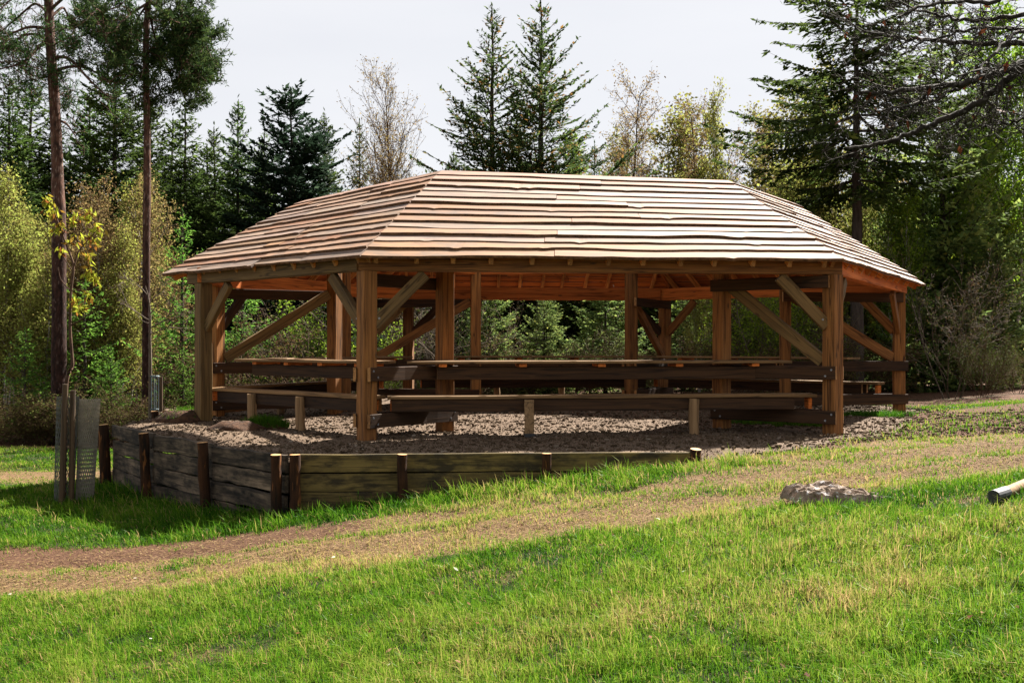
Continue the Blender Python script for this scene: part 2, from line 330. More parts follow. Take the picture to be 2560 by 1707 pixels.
mb = MB(); ny, nx = GX.shape; ii = np.arange(ny - 1)[:, None] * nx + np.arange(nx - 1)[None, :]
mb.add(np.stack([GX, GY, GZ], -1), np.stack([ii, ii + 1, ii + nx + 1, ii + nx], -1).reshape(-1, 4))
ground = mb.build('ground', M_GROUND, smooth=True); tag(ground, kind='structure')
st, so = masks(GX, GY)
for nm, ar in (('straw', st), ('soil', so)):
    a = ground.data.attributes.new(nm, 'FLOAT', 'POINT'); a.data.foreach_set('value', ar.ravel().astype(np.float32))

# slate floor of the shelter
m, t, out = newmat('slate_waste'); L = t.links; tc = N(t, 'ShaderNodeTexCoord')
v1 = N(t, 'ShaderNodeTexVoronoi'); v1.inputs['Scale'].default_value = 42; L.new(tc.outputs['Object'], v1.inputs['Vector'])
n1 = noise_node(t, 9, 8, .7)
r = ramp(t, [(.2, (.032, .022, .015)), (.5, (.082, .055, .036)), (.8, (.14, .10, .07))])
L.new(math_(t, 'ADD', math_(t, 'MULTIPLY', n1.outputs[0], .65), math_(t, 'MULTIPLY', v1.outputs['Color'], .35)), r.inputs[0])
b = N(t, 'ShaderNodeBsdfPrincipled'); b.inputs['Roughness'].default_value = .95; b.inputs['Specular IOR Level'].default_value = .1; L.new(r.outputs[0], b.inputs['Base Color'])
bp = N(t, 'ShaderNodeBump'); bp.inputs['Strength'].default_value = .8; bp.inputs['Distance'].default_value = .007; L.new(v1.outputs['Distance'], bp.inputs['Height']); L.new(bp.outputs[0], b.inputs['Normal'])
L.new(b.outputs[0], out.inputs[0]); M_SLATE = m
def plat_z(x, y):
    e = np.minimum(segdist(x, y, CORNER, FEND), np.minimum(np.minimum(segdist(x, y, WPOSTS[0], WPOSTS[1]), segdist(x, y, WPOSTS[1], WPOSTS[2])), segdist(x, y, WPOSTS[2], WPOSTS[3])))
    e2 = pe_dist(x, y); e2 = np.where(x > 1.9, e2, 9)
    return -.05 * (1 - sm(.05, .6, e)) - .10 * (1 - sm(.0, .55, e2)) + (fbm(x * 1.1, y * 1.1, 51) - .5) * .10 + (fbm(x * 4, y * 4, 57) - .5) * .02
px = np.arange(-6.6, 8.6, .07); py = np.arange(11.0, 25.2, .07); PX, PY = np.meshgrid(px, py)
ok = inpoly(PX, PY, PLAT); ny, nx = PX.shape
ii = np.arange(ny - 1)[:, None] * nx + np.arange(nx - 1)[None, :]
keep = ok[:-1, :-1] & ok[1:, :-1] & ok[:-1, 1:] & ok[1:, 1:]
mb = MB(); mb.add(np.stack([PX, PY, plat_z(PX, PY)], -1), np.stack([ii, ii + 1, ii + nx + 1, ii + nx], -1)[keep])
tag(mb.build('slate_floor', M_SLATE, smooth=True), kind='structure')
def surf(x, y):
    z = terrain(x, y); return np.where(inpoly(x, y, PLAT), np.maximum(plat_z(x, y), np.where(x > 2.2, z, -9)), z)

# loose slate chips
rs = RS(5); n = 48000
x = rs.uniform(-6.2, 8.5, n); y = 11.2 + 9.5 * rs.rand(n) ** 1.4
_, so_ = masks(x, y); okc = inpoly(x, y, PLAT) | ((so_ > .5) & (x > 3) & (y < 17.2)); x, y = x[okc], y[okc]; n = len(x)
z = surf(x, y); sz = .004 + .022 * rs.rand(n) ** 9
a = rs.rand(n) * 6.28; tilt = (rs.rand(n, 2) - .5) * .45
ux = np.stack([np.cos(a), np.sin(a), tilt[:, 0]], -1) * sz[:, None]; uy = np.stack([-np.sin(a), np.cos(a), tilt[:, 1]], -1) * (sz * rs.uniform(.4, .9, n))[:, None]
c = np.stack([x, y, z + sz * .35 + .004], -1); th = np.array([0, 0, 1.]) * (.004 + .25 * sz)[:, None]
j = lambda: rs.uniform(.7, 1.2, (n, 1))
top = [c - ux * j() - uy * j() + th, c + ux * j() - uy * j() + th, c + ux * j() + uy * j() + th, c - ux * j() + uy * j() + th]
bot = [p - 2 * th for p in top]
v = np.stack(top + bot, 1).reshape(-1, 3); k = np.arange(n)[:, None] * 8
q = np.concatenate([k + np.array(o) for o in ((0, 1, 2, 3), (4, 5, 1, 0), (5, 6, 2, 1), (6, 7, 3, 2), (7, 4, 0, 3))])
mb = MB(); mb.add(v, q, None, np.repeat(rs.rand(n), 8))
M_CHIP = mat_leaf('slate_chip', [(0, (.05, .033, .021)), (.55, (.105, .069, .044)), (.95, (.16, .112, .08)), (1, (.32, .26, .21))], transl=0.0, var=0, rough=.95, gain=.68, spec=.03)
tag(mb.build('slate_chips', M_CHIP), 'loose slate chips and gravel under and around the shelter', 'gravel', kind='stuff')

# ------------------------------------------------------------------ grass
M_GRASS = mat_leaf('grass_blade', [(0, (.018, .062, .004)), (.3, (.068, .165, .009)), (.55, (.155, .25, .018)), (.75, (.26, .29, .05)), (.88, (.36, .26, .10)), (1, (.42, .28, .13))], transl=.45, var=0, rough=.45, gain=.74, spec=.04)
def blades(mb, x, y, z, h, w, tone, rs, lean=.45, dirbias=None):
    n = len(x); a = rs.rand(n) * 6.2832
    if dirbias is not None: a = np.where(rs.rand(n) < .55, dirbias + rs.randn(n) * .7, a)
    la = lean * (rs.rand(n) ** 1.2) * 1.6 + .05
    d = np.stack([np.cos(a), np.sin(a)], -1); fa = rs.rand(n) * 6.2832; wv = np.stack([np.cos(fa), np.sin(fa), 0 * fa], -1) * w[:, None]
    p0 = np.stack([x, y, z - .01], -1)
    p1 = p0 + np.stack([d[:, 0] * la * h * .35, d[:, 1] * la * h * .35, h * .55], -1)
    p2 = p0 + np.stack([d[:, 0] * la * h * 1.05, d[:, 1] * la * h * 1.05, h * np.clip(1.02 - .35 * la, .35, 1)], -1)
    v = np.stack([p0 - wv, p0 + wv, p1 + wv * .8, p1 - wv * .8, p2], 1).reshape(-1, 3); k = np.arange(n)[:, None] * 5
    mb.add(v, k + np.array([0, 1, 2, 3]), k + np.array([3, 2, 4]), np.repeat(tone, 5))
rs = RS(11); mb = MB()
n = 1050000
yy = 3.6 + (rs.rand(n) ** 1.55) * 17.5; xx = (rs.rand(n) * 2 - 1) * (.56 * yy + .9)
stw, sol = masks(xx, yy); ip = inpoly(xx, yy, PLAT); zt = terrain(xx, yy)
ok = ~ip | ((xx > 2.4) & (zt > .03))
patch = fbm(xx * .7, yy * .9, 71); fine = .6 * fbm(xx * 3.5, yy * 3.5, 77) + .4 * noise2(xx * 11, yy * 11, 79)
dens = (1 - .79 * stw) * (1 - sol * .97) * (.12 + 1.5 * fine)
ok &= np.minimum(np.minimum(segdist(xx, yy, CORNER, FEND), segdist(xx, yy, WPOSTS[0], WPOSTS[1])), np.minimum(segdist(xx, yy, WPOSTS[1], WPOSTS[2]), segdist(xx, yy, WPOSTS[2], WPOSTS[3]))) > .07
LOGP = (at(2285, 7.2), 7.2)
ok &= (segdist(xx, yy, (LOGP[0] - .02, LOGP[1] - .02), (LOGP[0] + 1.1, LOGP[1] + 1.1)) > .05) & (np.hypot((xx - at(1935, 8.15)) / .30, (yy - 8.15) / .17) > .9) & (np.hypot(xx - LOGP[0] + .03, yy - LOGP[1] + .12) > .10)
ok &= rs.rand(n) < np.clip(dens, 0, 1)
xx, yy, zt, stw, patch, fine = [q_[ok] for q_ in (xx, yy, zt, stw, patch, fine)]; n = len(xx)
walld = np.minimum(segdist(xx, yy, CORNER, FEND), np.minimum(segdist(xx, yy, WPOSTS[0], WPOSTS[1]), segdist(xx, yy, WPOSTS[1], WPOSTS[3])))
lush = np.clip(1 - walld / 1.5, 0, 1) * (1 - .6 * np.exp(-(segdist(xx, yy, CORNER, FEND) / .35) ** 2))
h = (.024 + .048 * rs.rand(n) * (.5 + patch) + .075 * rs.rand(n) ** 6) * (1 - .5 * stw) * (1 + 1.0 * lush) * (.35 + 1.35 * fine)
h = np.where(yy > 15, h * .6, h)
w = (.0018 + .0015 * rs.rand(n)) * np.clip(yy / 6.5, .85, 3.0)
tone = .33 + (patch - .5) * .7 + (fine - .5) * .7 + (rs.rand(n) - .5) * .5 + stw * .25 + .10 * sm(9, 6, yy) - .12 * lush
tone = np.where(rs.rand(n) < (.05 + .25 * stw + .5 * np.clip(patch - .55, 0, 1)), .8 + .2 * rs.rand(n), tone)
blades(mb, xx, yy, zt, h, w, np.clip(tone, 0, 1), rs, lean=.75, dirbias=-2.4 + 2.5 * (fbm(xx * .35, yy * .35, 88) - .5))
tag(mb.build('grass', M_GRASS), 'bright green spring grass with worn straw coloured patches in front of the shelter', 'grass', kind='stuff')
print('blades', n)
# dry straw litter lying on the worn track
rs = RS(12); n = 60000
yy = 7.2 + rs.rand(n) * 4.2; xx = (rs.rand(n) * 2 - 1) * (.56 * yy + .9); stw, sol = masks(xx, yy)
ok = (rs.rand(n) < np.maximum(stw, sol * .35)) & ~inpoly(xx, yy, PLAT); xx, yy = xx[ok], yy[ok]; n = len(xx); a = rs.rand(n) * 6.28; ln = .012 + .03 * rs.rand(n)
d = np.stack([np.cos(a), np.sin(a), (rs.rand(n) - .5) * .5], -1) * ln[:, None]; w_ = np.stack([-np.sin(a), np.cos(a), (rs.rand(n) - .5)], -1) * .0026
mb = MB(); diamonds(mb, np.stack([xx, yy, terrain(xx, yy) + .008], -1), d, w_, rs.rand(n))
M_STRAW = mat_leaf('cut_straw', [(0, (.08, .045, .02)), (.4, (.20, .115, .05)), (.8, (.32, .21, .10)), (1, (.38, .27, .14))], transl=.15, var=0, gain=.62)
tag(mb.build('straw_litter', M_STRAW), 'dry cut grass litter strewn over the worn track', 'straw', kind='stuff')

# fallen leaves and small white flowers in the turf
rs = RS(15); n = 420; yy = 4.2 + 4.6 * rs.rand(n); xx = (rs.rand(n) * 2 - 1) * (.5 * yy); a = rs.rand(n) * 6.28; s_ = (.007 + .013 * rs.rand(n))[:, None]
d = np.stack([np.cos(a), np.sin(a), (rs.rand(n) - .3) * .8], -1) * s_; w_ = np.stack([-np.sin(a), np.cos(a), (rs.rand(n) - .5)], -1) * s_ * .55
mb = MB(); diamonds(mb, np.stack([xx, yy, terrain(xx, yy) + .03 + .02 * rs.rand(n)], -1), d, w_, rs.rand(n))
tag(mb.build('leaf_litter', mat_leaf('dead_leaf_litter', [(0, (.06, .025, .012)), (.6, (.17, .075, .035)), (.95, (.27, .16, .09)), (.975, (.4, .38, .33)), (1, (.5, .5, .42))], transl=.2, var=0, gain=.7)), 'dead brown leaves and petals scattered in the turf', 'leaf litter', kind='stuff')

# ------------------------------------------------------------------ the shelter
def frame_matrix(p0, p1, roll=0.0):
    p0, p1 = Vector(p0), Vector(p1); x = (p1 - p0).normalized(); up = Vector((0, 0, 1)) if abs(x.z) < .95 else Vector((0, 1, 0))
    y = up.cross(x).normalized(); z = x.cross(y)
    m = Matrix((x, y, z)).transposed().to_4x4(); m.translation = p0
    return m @ Matrix.Rotation(roll, 4, 'X')
BEAMSEED = [0]
def beam(name, p0, p1, w, h, parent, mat, endmat=None, roll=0.0, origin=(0, 0, 0), rough=0.0):
    """squared timber from p0 to p1: w across, h deep; the mesh lies along local X so that grain runs with it"""
    BEAMSEED[0] += 1; rs = RS(BEAMSEED[0]); mb = MB(); Lh = (Vector(p1) - Vector(p0)).length
    cbox(mb, 0, Lh, -w / 2, w / 2, -h / 2, h / 2, c=min(.007, w * .1), tone=rs.rand(), mat=0, endmat=1 if endmat else None, rs=rs)
    if rough:
        v = mb.v[0].reshape(-1, 8, 3); n_ = len(v); a = rs.randn(n_, 1) * rough; b_ = rs.randn(n_, 1) * rough; v[:, 4:6, 2] += a; v[:, [3, 6], 2] += a; v[:, 0:2, 2] += b_; v[:, [2, 7], 2] += b_
    o = mb.build(name, [mat, endmat] if endmat else mat, parent); o.matrix_local = Matrix.Translation(-Vector(origin)) @ frame_matrix(p0, p1, roll)
    return o
BOLT = None
def bolt(p, nrm, parent):
    """round bolt head with washer, parented to a part"""
    global BOLT
    if BOLT is None:
        mb = MB(); tube(mb, [(0, 0, 0), (0, 0, .004)], .014, 12, cap=True); tube(mb, [(0, 0, .003), (0, 0, .012)], [.008, .007], 6, cap=True); BOLT = mb.mesh('bolt', M_STEEL)
    o = bpy.data.objects.new('bolt', BOLT); COL.objects.link(o); o.parent = parent
    w = Matrix.Translation(Vector(p)) @ Vector(nrm).to_track_quat('Z', 'Y').to_matrix().to_4x4()
    bpy.context.view_layer.update()
    o.matrix_local = parent.matrix_world.inverted() @ w
    return o
ORG = (.8, 17.5, 0)
shelter = empty('timber_shelter', ORG, 'large open timber shelter with a many sided plank roof on square posts', 'shelter')
def B(name, p0, p1, w, h, mat, endmat=None, roll=0.0): return beam(name, p0, p1, w, h, shelter, mat, endmat, roll, ORG)
def V2(p, z): return Vector((p[0], p[1], z))
# posts: square, turned so that one face lies along the radial frame
FR = [('A', 'a'), ('B', 'b'), ('C', 'c'), ('D', 'd'), ('G', 'e'), ('H', 'f')]
def ang(p, q): return math.atan2(q[1] - p[1], q[0] - p[0])
rot = {}
for o_, i_ in FR: rot[o_] = rot[i_] = ang(OUT[o_], INN[i_])
rot['F'] = ang(OUT['F'], OUT['A']); rot['E'] = ang(OUT['E'], OUT['D']); rot['h'] = rot['f']
PW = .19
mats = dict(A=M_POST, B=M_POST, C=M_POST, F=M_OLIVE, H=M_POST)
for k, p in OUT.items():
    B('post', V2(p, -.12 if k not in 'E' else -.1), V2(p, BEAM0 - .002), PW, PW, mats.get(k, M_POST), roll=-rot[k])
for k, p in INN.items():
    B('post', V2(p, -.12), V2(p, 2.72), PW * .97, PW * .97, M_POST, roll=-rot[k])
# wall plates (outer ring beams) and inner ring beams
def ext(p, q, a, b_):
    d = (Vector(q) - Vector(p)).normalized(); return (Vector(p) - d * a), (Vector(q) + d * b_)
zc = (BEAM0 + BEAM1) / 2
for i, (p, q, a, b_, mt) in enumerate((('A', 'B', .10, .10, M_POST), ('B', 'C', -.11, .38, M_ORANGE), ('C', 'D', -.11, .1, M_ORANGE), ('D', 'E', -.11, .1, M_ORANGE), ('G', 'H', .1, .1, M_ORANGE), ('F', 'A', .34, -.11, M_OLIVE))):
    P, Q = ext(OUT[p], OUT[q], a, b_)
    B('wall_plate', V2(P, zc), V2(Q, zc), .15, BEAM1 - BEAM0, mt, M_END)
B('wall_plate', V2(OUT['H'], zc), V2(ext(OUT['F'], OUT['H'], .1, 0)[0], zc), .14, .22, M_ORANGE)
B('wall_plate', V2(OUT['E'], zc), V2(ext(OUT['E'], OUT['G'], 0, .1)[1], zc), .14, .22, M_ORANGE)
ring = ['a', 'b', 'c', 'd', 'e', 'f']
for i in range(6):
    P, Q = ext(INN[ring[i]], INN[ring[(i + 1) % 6]], -.0, -.0)
    B('ring_beam', V2(P, 2.60 - .002 * i), V2(Q, 2.60 - .002 * i), .10, .2, M_ORANGE)
# radial frames: table rail, bench rail, tie, long diagonal brace
def side(p, q, k):  # offset to the k side of the frame
    d = (Vector(q) - Vector(p)).normalized(); return Vector((-d.y, d.x)) * k
for o_, i_ in FR:
    p, q = Vector(OUT[o_]), Vector(INN[i_])
    for s in (-1, 1):
        k = s * (PW / 2 + .026); off = side(p, q, k); P, Q = ext(p, q, .09, .10)
        for nm, z in (('table_rail', .785), ('bench_rail', .215)):
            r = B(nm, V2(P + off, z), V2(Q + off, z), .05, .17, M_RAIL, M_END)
            if o_ in 'ABH' or (o_ == 'C' and s < 0):
                n_ = V2(side(p, q, s), 0)
                for base, sg in ((p, 1), (q, -1)):
                    d = (q - p).normalized() * sg
                    for dx, dz in ((-.035, .04), (.045, -.04)):
                        bolt(V2(base + d * dx + off + side(p, q, s * .025), z + dz), n_, r)
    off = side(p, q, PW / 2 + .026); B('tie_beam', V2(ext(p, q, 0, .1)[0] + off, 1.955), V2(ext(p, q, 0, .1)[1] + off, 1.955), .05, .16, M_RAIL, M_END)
    d = (q - p).normalized()
    if o_ != 'A': B('diagonal_brace', V2(p + d * .13, .93), V2(q - d * .10, 1.98), .09, .16, M_OLIVE if o_ in 'BH' else M_POST)
# knee braces
def knee(k, toward, mt, ln=.66):
    p, q = Vector(OUT[k]), Vector(OUT[toward]); d = (q - p).normalized()
    n_ = Vector((-d.y, d.x)); 
    if n_.dot(Vector((.8, 17.5)) - p) > 0: n_ = -n_
    o = n_ * (.0)
    br = B('knee_brace', V2(p + d * .085 + o, BEAM0 - ln), V2(p + d * (ln + .05) + o, BEAM0 - .03), .075, .15, mt)
    if k in 'AB': bolt(V2(p + d * .15 + n_ * .038, BEAM0 - ln + .08), V2(n_, 0), br)
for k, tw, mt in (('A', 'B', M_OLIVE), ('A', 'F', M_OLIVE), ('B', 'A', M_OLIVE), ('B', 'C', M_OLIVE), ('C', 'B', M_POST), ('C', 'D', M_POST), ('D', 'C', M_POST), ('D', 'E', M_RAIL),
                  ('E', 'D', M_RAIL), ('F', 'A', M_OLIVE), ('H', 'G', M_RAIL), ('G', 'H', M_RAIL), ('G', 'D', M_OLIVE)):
    knee(k, tw, mt)
# roof: six slopes of waney-edged boards on rafters
def roof_pt(i, s, t, lift=0.0):
    o0, o1, i0, i1 = ROOF_O[i], ROOF_O[(i + 1) % 6], ROOF_I[i], ROOF_I[(i + 1) % 6]
    a = np.array([*o0, EAVE]) * (1 - t) + np.array([*i0, TOP]) * t; b_ = np.array([*o1, EAVE]) * (1 - t) + np.array([*i1, TOP]) * t
    return a * (1 - s) + b_ * s
NC = 14
for i in range(6):
    rs = RS(300 + i); mb = MB()
    o0, o1 = np.array([*ROOF_O[i], EAVE]), np.array([*ROOF_O[(i + 1) % 6], EAVE]); i0 = np.array([*ROOF_I[i], TOP]); i1 = np.array([*ROOF_I[(i + 1) % 6], TOP])
    nrm_ = np.cross(o1 - o0, (i0 + i1) / 2 - (o0 + o1) / 2); nrm_ /= np.linalg.norm(nrm_)
    if nrm_[2] < 0: nrm_ = -nrm_
    edge = norm(o1 - o0)
    for k in range(NC):
        t0 = k / NC + (rs.rand() - .5) * .006 * (k > 0); t1 = min((k + 1.28) / NC, 1.0)
        Ls = np.linalg.norm(o1 - o0) * (1 - t0) + np.linalg.norm(i1 - i0) * t0
        if i in (0,): cuts = [0, 1] if k % 3 == 1 else [0, rs.uniform(.3, .7), 1]
        else: cuts = [0] + sorted(rs.uniform(.15, .85, 2 if Ls > 4 else 1)) + [1]
        for c0, c1 in zip(cuts[:-1], cuts[1:]):
            nseg = max(6, int(Ls * (c1 - c0) / .055)); s = np.linspace(c0 + (.0012 if c0 else 0), c1, nseg + 1)
            xl = s * Ls + rs.rand() * 50
            wob = (fbm(xl * .9, 0 * xl + k * 7.3, 60 + i, 4) - .5) * .095 + (noise2(xl * 6, 0 * xl + k * 3.1, 80 + i) - .5) * .006
            for _ in range(rs.poisson(.7 * Ls * (c1 - c0) / 2)):      # knots swell the wane
                x0 = rs.uniform(xl[0], xl[-1]); wob = wob + .04 * rs.uniform(.4, 1) * np.exp(-((xl - x0) / .05) ** 2)
            sag = (fbm(xl * .8, 0 * xl + k * 1.7, 90 + i, 3) - .5) * .02
            th = .026 + .014 * rs.rand()
            low = np.array([roof_pt(i, a, t0) for a in s]); up = np.array([roof_pt(i, a, t1) for a in s]); dn = norm(low - up)
            low = low + dn * wob[:, None]
            lift_l = (.005 + .5 * th + sag * .6)[:, None] * nrm_; lift_u = .002 * nrm_
            T0 = low + lift_l + th * nrm_; T1 = up + lift_u + th * .7 * nrm_; B0 = low + lift_l + dn * .004; B1 = up + lift_u
            if k == 0: B0 = low + dn * .004
            if k == 0: T0 = low + th * 1.1 * nrm_
            TM = T0 * .985 + T1 * .015; n_ = nseg + 1
            tone = rs.rand()
            ii = np.arange(nseg)[:, None]
            mb.add(np.concatenate([TM, T1]), np.hstack([ii, ii + 1, ii + 1 + n_, ii + n_]), None, tone, 0)          # top face
            mb.add(np.concatenate([B0, B1]), np.hstack([ii, ii + n_, ii + 1 + n_, ii + 1]), None, tone, 2)          # underside, bounced glow put into its colour
            mb.add(np.concatenate([B0, TM]), np.hstack([ii, ii + 1, ii + 1 + n_, ii + n_]), None, tone, 1)          # waney edge
            mb.add(np.concatenate([T1, B1]), np.hstack([ii, ii + 1, ii + 1 + n_, ii + n_]), None, tone, 0)          # upper edge
            for e in (0, nseg): mb.add([TM[e], T1[e], B1[e], B0[e]], [(0, 1, 2, 3)], None, tone, 0)
    # align the mesh with a local frame along the eave so that grain follows the boards
    fm = Matrix((Vector(edge), Vector(np.cross(nrm_, edge)), Vector(nrm_))).transposed().to_4x4(); fm.translation = Vector(o0)
    inv = np.array(fm.inverted()); mb.v = [v @ inv[:3, :3].T + inv[:3, 3] for v in mb.v]
    sl = mb.build('roof_slope', [M_ROOF, M_WANE, M_ORANGE], shelter); sl.matrix_local = Matrix.Translation(-Vector(ORG)) @ fm
    # rafters run square to the eave; the jack rafters stop at the hips
    Lo = np.linalg.norm(o1 - o0); nr = int(Lo / .47); i0x = np.dot(i0 - o0, edge); i1x = np.dot(i1 - o0, edge); off = -nrm_ * .062
    for r in range(nr + 1):
        x = .2 + r * (Lo - .4) / nr + (rs.rand() - .5) * .06
        if x < i0x: tt_, ss_ = x / i0x * .95, 0.0
        elif x > i1x: tt_, ss_ = (Lo - x) / (Lo - i1x) * .95, 1.0
        else: tt_, ss_ = .97, (x - i0x) / (i1x - i0x)
        if tt_ < .14: continue
        P = roof_pt(i, x / Lo, .0); Q = roof_pt(i, ss_, tt_); P = P + (Q - P) * .05 / np.linalg.norm(Q - P) + off; Q = Q + off
        B('rafter', P, Q, .052, .10, M_RAFTER, M_END)
    off = np.array([0, 0, -.10]); B('hip_rafter', o0 * .93 + i0 * .07 + off, i0 + off, .06, .13, M_ORANGE, M_END)

# ------------------------------------------------------------------ tables and benches round the shelter
CEN = Vector((.8, 17.5))
def sd(p, q):
    P, Q = Vector(OUT[p]), Vector(OUT[q]); e = (Q - P).normalized(); n_ = Vector((-e.y, e.x))
    if n_.dot(CEN - P) < 0: n_ = -n_
    return P, e, n_, (Q - P).length
def board_top(mb, rows, s0, s1, e_, n_, P, z0, z1, rs, skew=(0, 0)):
    pass
def make_table(p, q, s0, s1, label, k0=0.0, k1=0.0):
    P, e, n_, Ln = sd(p, q); sgn = 1 if e.x * n_.y - e.y * n_.x > 0 else -1
    root = empty('long_table', (*(P + e * (s0 + s1) / 2 + n_ * .72), .9), label, 'table', 'long tables fixed in a ring round the shelter')
    og = Vector(root.location); rs = RS(int(abs(P.x * 100)) + 7)
    W_ = 4; d0, d1 = .50, 1.02; wd = (d1 - d0) / W_
    for r in range(W_):
        dc = d0 + (r + .5) * wd; a = P + e * (s0 + k0 * (dc - d0)) + n_ * dc; b_ = P + e * (s1 + k1 * (dc - d0)) + n_ * dc
        beam('tabletop_board', V2(a, .918 + .0015 * (r % 2)), V2(b_, .918 + .0015 * (r % 2)), wd - .006, .036, root, M_TOP, M_TOP, 0, og)
    for dc in (.62, .88): beam('apron', V2(P + e * (s0 + .35 + k0 * (dc - d0)) + n_ * dc, .775), V2(P + e * (s1 - .35 + k1 * (dc - d0)) + n_ * dc, .775), .06, .165, root, M_RAIL, M_END, 0, og)
    m_ = int((s1 - s0) / 1.1)
    for b_ in range(m_ + 1):
        s = s0 + .5 + b_ * (s1 - s0 - 1.0) / m_
        beam('cross_batten', V2(P + e * s + n_ * .53, .879), V2(P + e * s + n_ * .95, .879), .10, .04, root, M_ORANGE, M_ORANGE, 0, og)
    return root
def make_bench(p, q, s0, s1, legs, label, square=None, flip=False):
    P, e, n_, Ln = sd(p, q)
    root = empty('long_bench', (*(P + e * (s0 + s1) / 2 + n_ * .27), 0), label, 'bench', 'long benches fixed in a ring round the shelter')
    og = Vector(root.location)
    for r, dc in enumerate((.19, .345)):
        beam('seat_board', V2(P + e * s0 + n_ * dc, .487 + .001 * r), V2(P + e * s1 + n_ * dc, .487 + .001 * r), .148, .042, root, M_TOP, M_TOP, 0, og)
    for dc in (.165, .37): beam('apron', V2(P + e * (s0 + .05) + n_ * dc, .385), V2(P + e * (s1 - .3) + n_ * dc, .385), .055, .155, root, M_RAIL if p not in 'F' else M_OLIVE, M_END, 0, og)
    for s in (s0 + .06, s1 - .06): beam('end_board', V2(P + e * s + n_ * .2, .385), V2(P + e * s + n_ * .335, .385), .05, .14, root, M_ORANGE, M_ORANGE, 0, og)
    for k, s in enumerate(legs):
        c = P + e * s + n_ * .098; rs = RS(int(s * 100)); z0 = float(plat_z(c.x, c.y)) - .04
        mb = MB(); zz = np.linspace(z0, .455, 7)
        if square is not None and k in square:
            cb = MB(); cbox(cb, 0, .455 - z0, -.06, .06, -.06, .06, rs=rs); lg = cb.build('leg', [M_LEG], root); lg.matrix_local = Matrix.Translation(-og) @ frame_matrix(V2(c, z0), V2(c, .455))
            fb = MB(); tube(fb, [(0, 0, 0), (0, 0, .07)], .092, 4, cap=True); f_ = fb.build('rubber_foot', M_BLACK, lg)
            bpy.context.view_layer.update(); f_.matrix_local = lg.matrix_world.inverted() @ Matrix.Translation(V2(c, z0 + .02)) @ Matrix.Rotation(.9, 4, 'Z')
            continue
        pts = np.stack([c.x + (rs.rand(7) - .5) * .012, c.y + (rs.rand(7) - .5) * .012, zz], -1) - np.array(og)
        tube(mb, pts, .064 * (1 + (rs.rand(7) - .5) * .08), 14, cap=True); mb.build('leg', M_LEG, root, smooth=True)
    return root
make_table('A', 'B', .46, 5.62, 'long plank table between the two front corner posts of the shelter', k0=.65, k1=-.1)
make_bench('A', 'B', .25, 5.80, (2.02, 4.15), 'long bench across the shelter front with one square leg on a black foot', square=(0,))
make_table('A', 'F', .40, 3.85, 'long plank table on the left front side, its end catching sunlight by the left posts', k0=.6)
make_bench('A', 'F', .15, 4.02, (1.55, 2.72), 'left front bench with two peeled round log legs beside the turf clod')
make_table('H', 'G', .45, 4.3, 'long plank table on the left rear side of the shelter behind the big diagonal brace')
make_bench('H', 'G', -.05, 4.4, (1.5, 3.2), 'left rear bench seen edge on behind the left front bench')
make_table('E', 'D', .5, 4.8, 'long plank table along the back of the shelter in front of the dark conifers')
make_bench('E', 'D', .2, 5.0, (1.75, 3.05), 'back bench with thin log legs glimpsed under the front table')
make_table('D', 'C', .5, 4.40, 'long plank table on the right rear side ending by the far right post')
make_bench('D', 'C', .3, 4.67, (2.6,), 'right rear bench whose boxed end stops just short of the far right post')

# ------------------------------------------------------------------ retaining walls
def log_post(name, base, top, r, parent, og, seed):
    rs = RS(seed); mb = MB(); n = 9; tt = np.linspace(0, 1, n)[:, None]
    pts = np.array(base) * (1 - tt) + np.array(top) * tt - np.array(og); pts[1:-1, :2] += (rs.rand(n - 2, 2) - .5) * .012
    rad = r * (1.08 - .1 * tt[:, 0]) * (1 + (rs.rand(n) - .5) * .07)
    tube(mb, pts, rad, 14, mat=0, cap=True, capmat=1)
    return mb.build(name, [M_LOG, M_LOGTOP], parent, smooth=False)
lw = empty('retaining_wall', (*WPOSTS[1], -.8), 'low retaining wall of weathered grey and blackened boards on the left, facing the shaded grass', 'retaining wall', 'retaining walls of boards and log posts')
og = Vector(lw.location)
for b_ in range(3):
    p, q = Vector(WPOSTS[b_]), Vector(WPOSTS[b_ + 1]); d = (q - p).normalized(); n_ = Vector((-d.y, d.x)); n_ = n_ if n_.x < 0 else -n_
    zt = .0 + .012 * b_; rs = RS(40 + b_)
    for r in range(4):
        hgt = (.20, .21, .22, .26)[r]; z1 = zt - sum((.20, .21, .22, .26)[:r]); tl = (rs.rand() - .5) * .03
        a = p + n_ * .0 - d * .02; e = q + d * .0
        beam('board', V2(a + n_ * (rs.rand() - .5) * .02, z1 - hgt / 2 - tl), V2(e + n_ * (rs.rand() - .5) * .02, z1 - hgt / 2 + tl), .045, hgt - .012 - .014 * rs.rand(), lw, M_GREYB, None, 0, og, .006)
for k, p in enumerate(WPOSTS):
    d = (Vector(WPOSTS[min(k + 1, 3)]) - Vector(WPOSTS[max(k - 1, 0)])).normalized(); n_ = Vector((-d.y, d.x)); n_ = n_ if n_.x < 0 else -n_
    c = Vector(p) + n_ * .09; lean = (.02, .05, .05, .06)[k]
    log_post('log_post', V2(c - n_ * 0, -1.05), V2(c + n_ * lean + (0, 0)[0] * n_, (.01, .035, .03, .02)[k]), (.055, .062, .062, .075)[k], lw, og, 60 + k)
fw = empty('retaining_wall', (.2, 11.3, -.3), 'low retaining wall of greenish treated boards below the front of the shelter', 'retaining wall', 'retaining walls of boards and log posts')
og = Vector(fw.location); P, Q = Vector((CORNER[0] + .12, CORNER[1] - .01)), Vector(FEND)
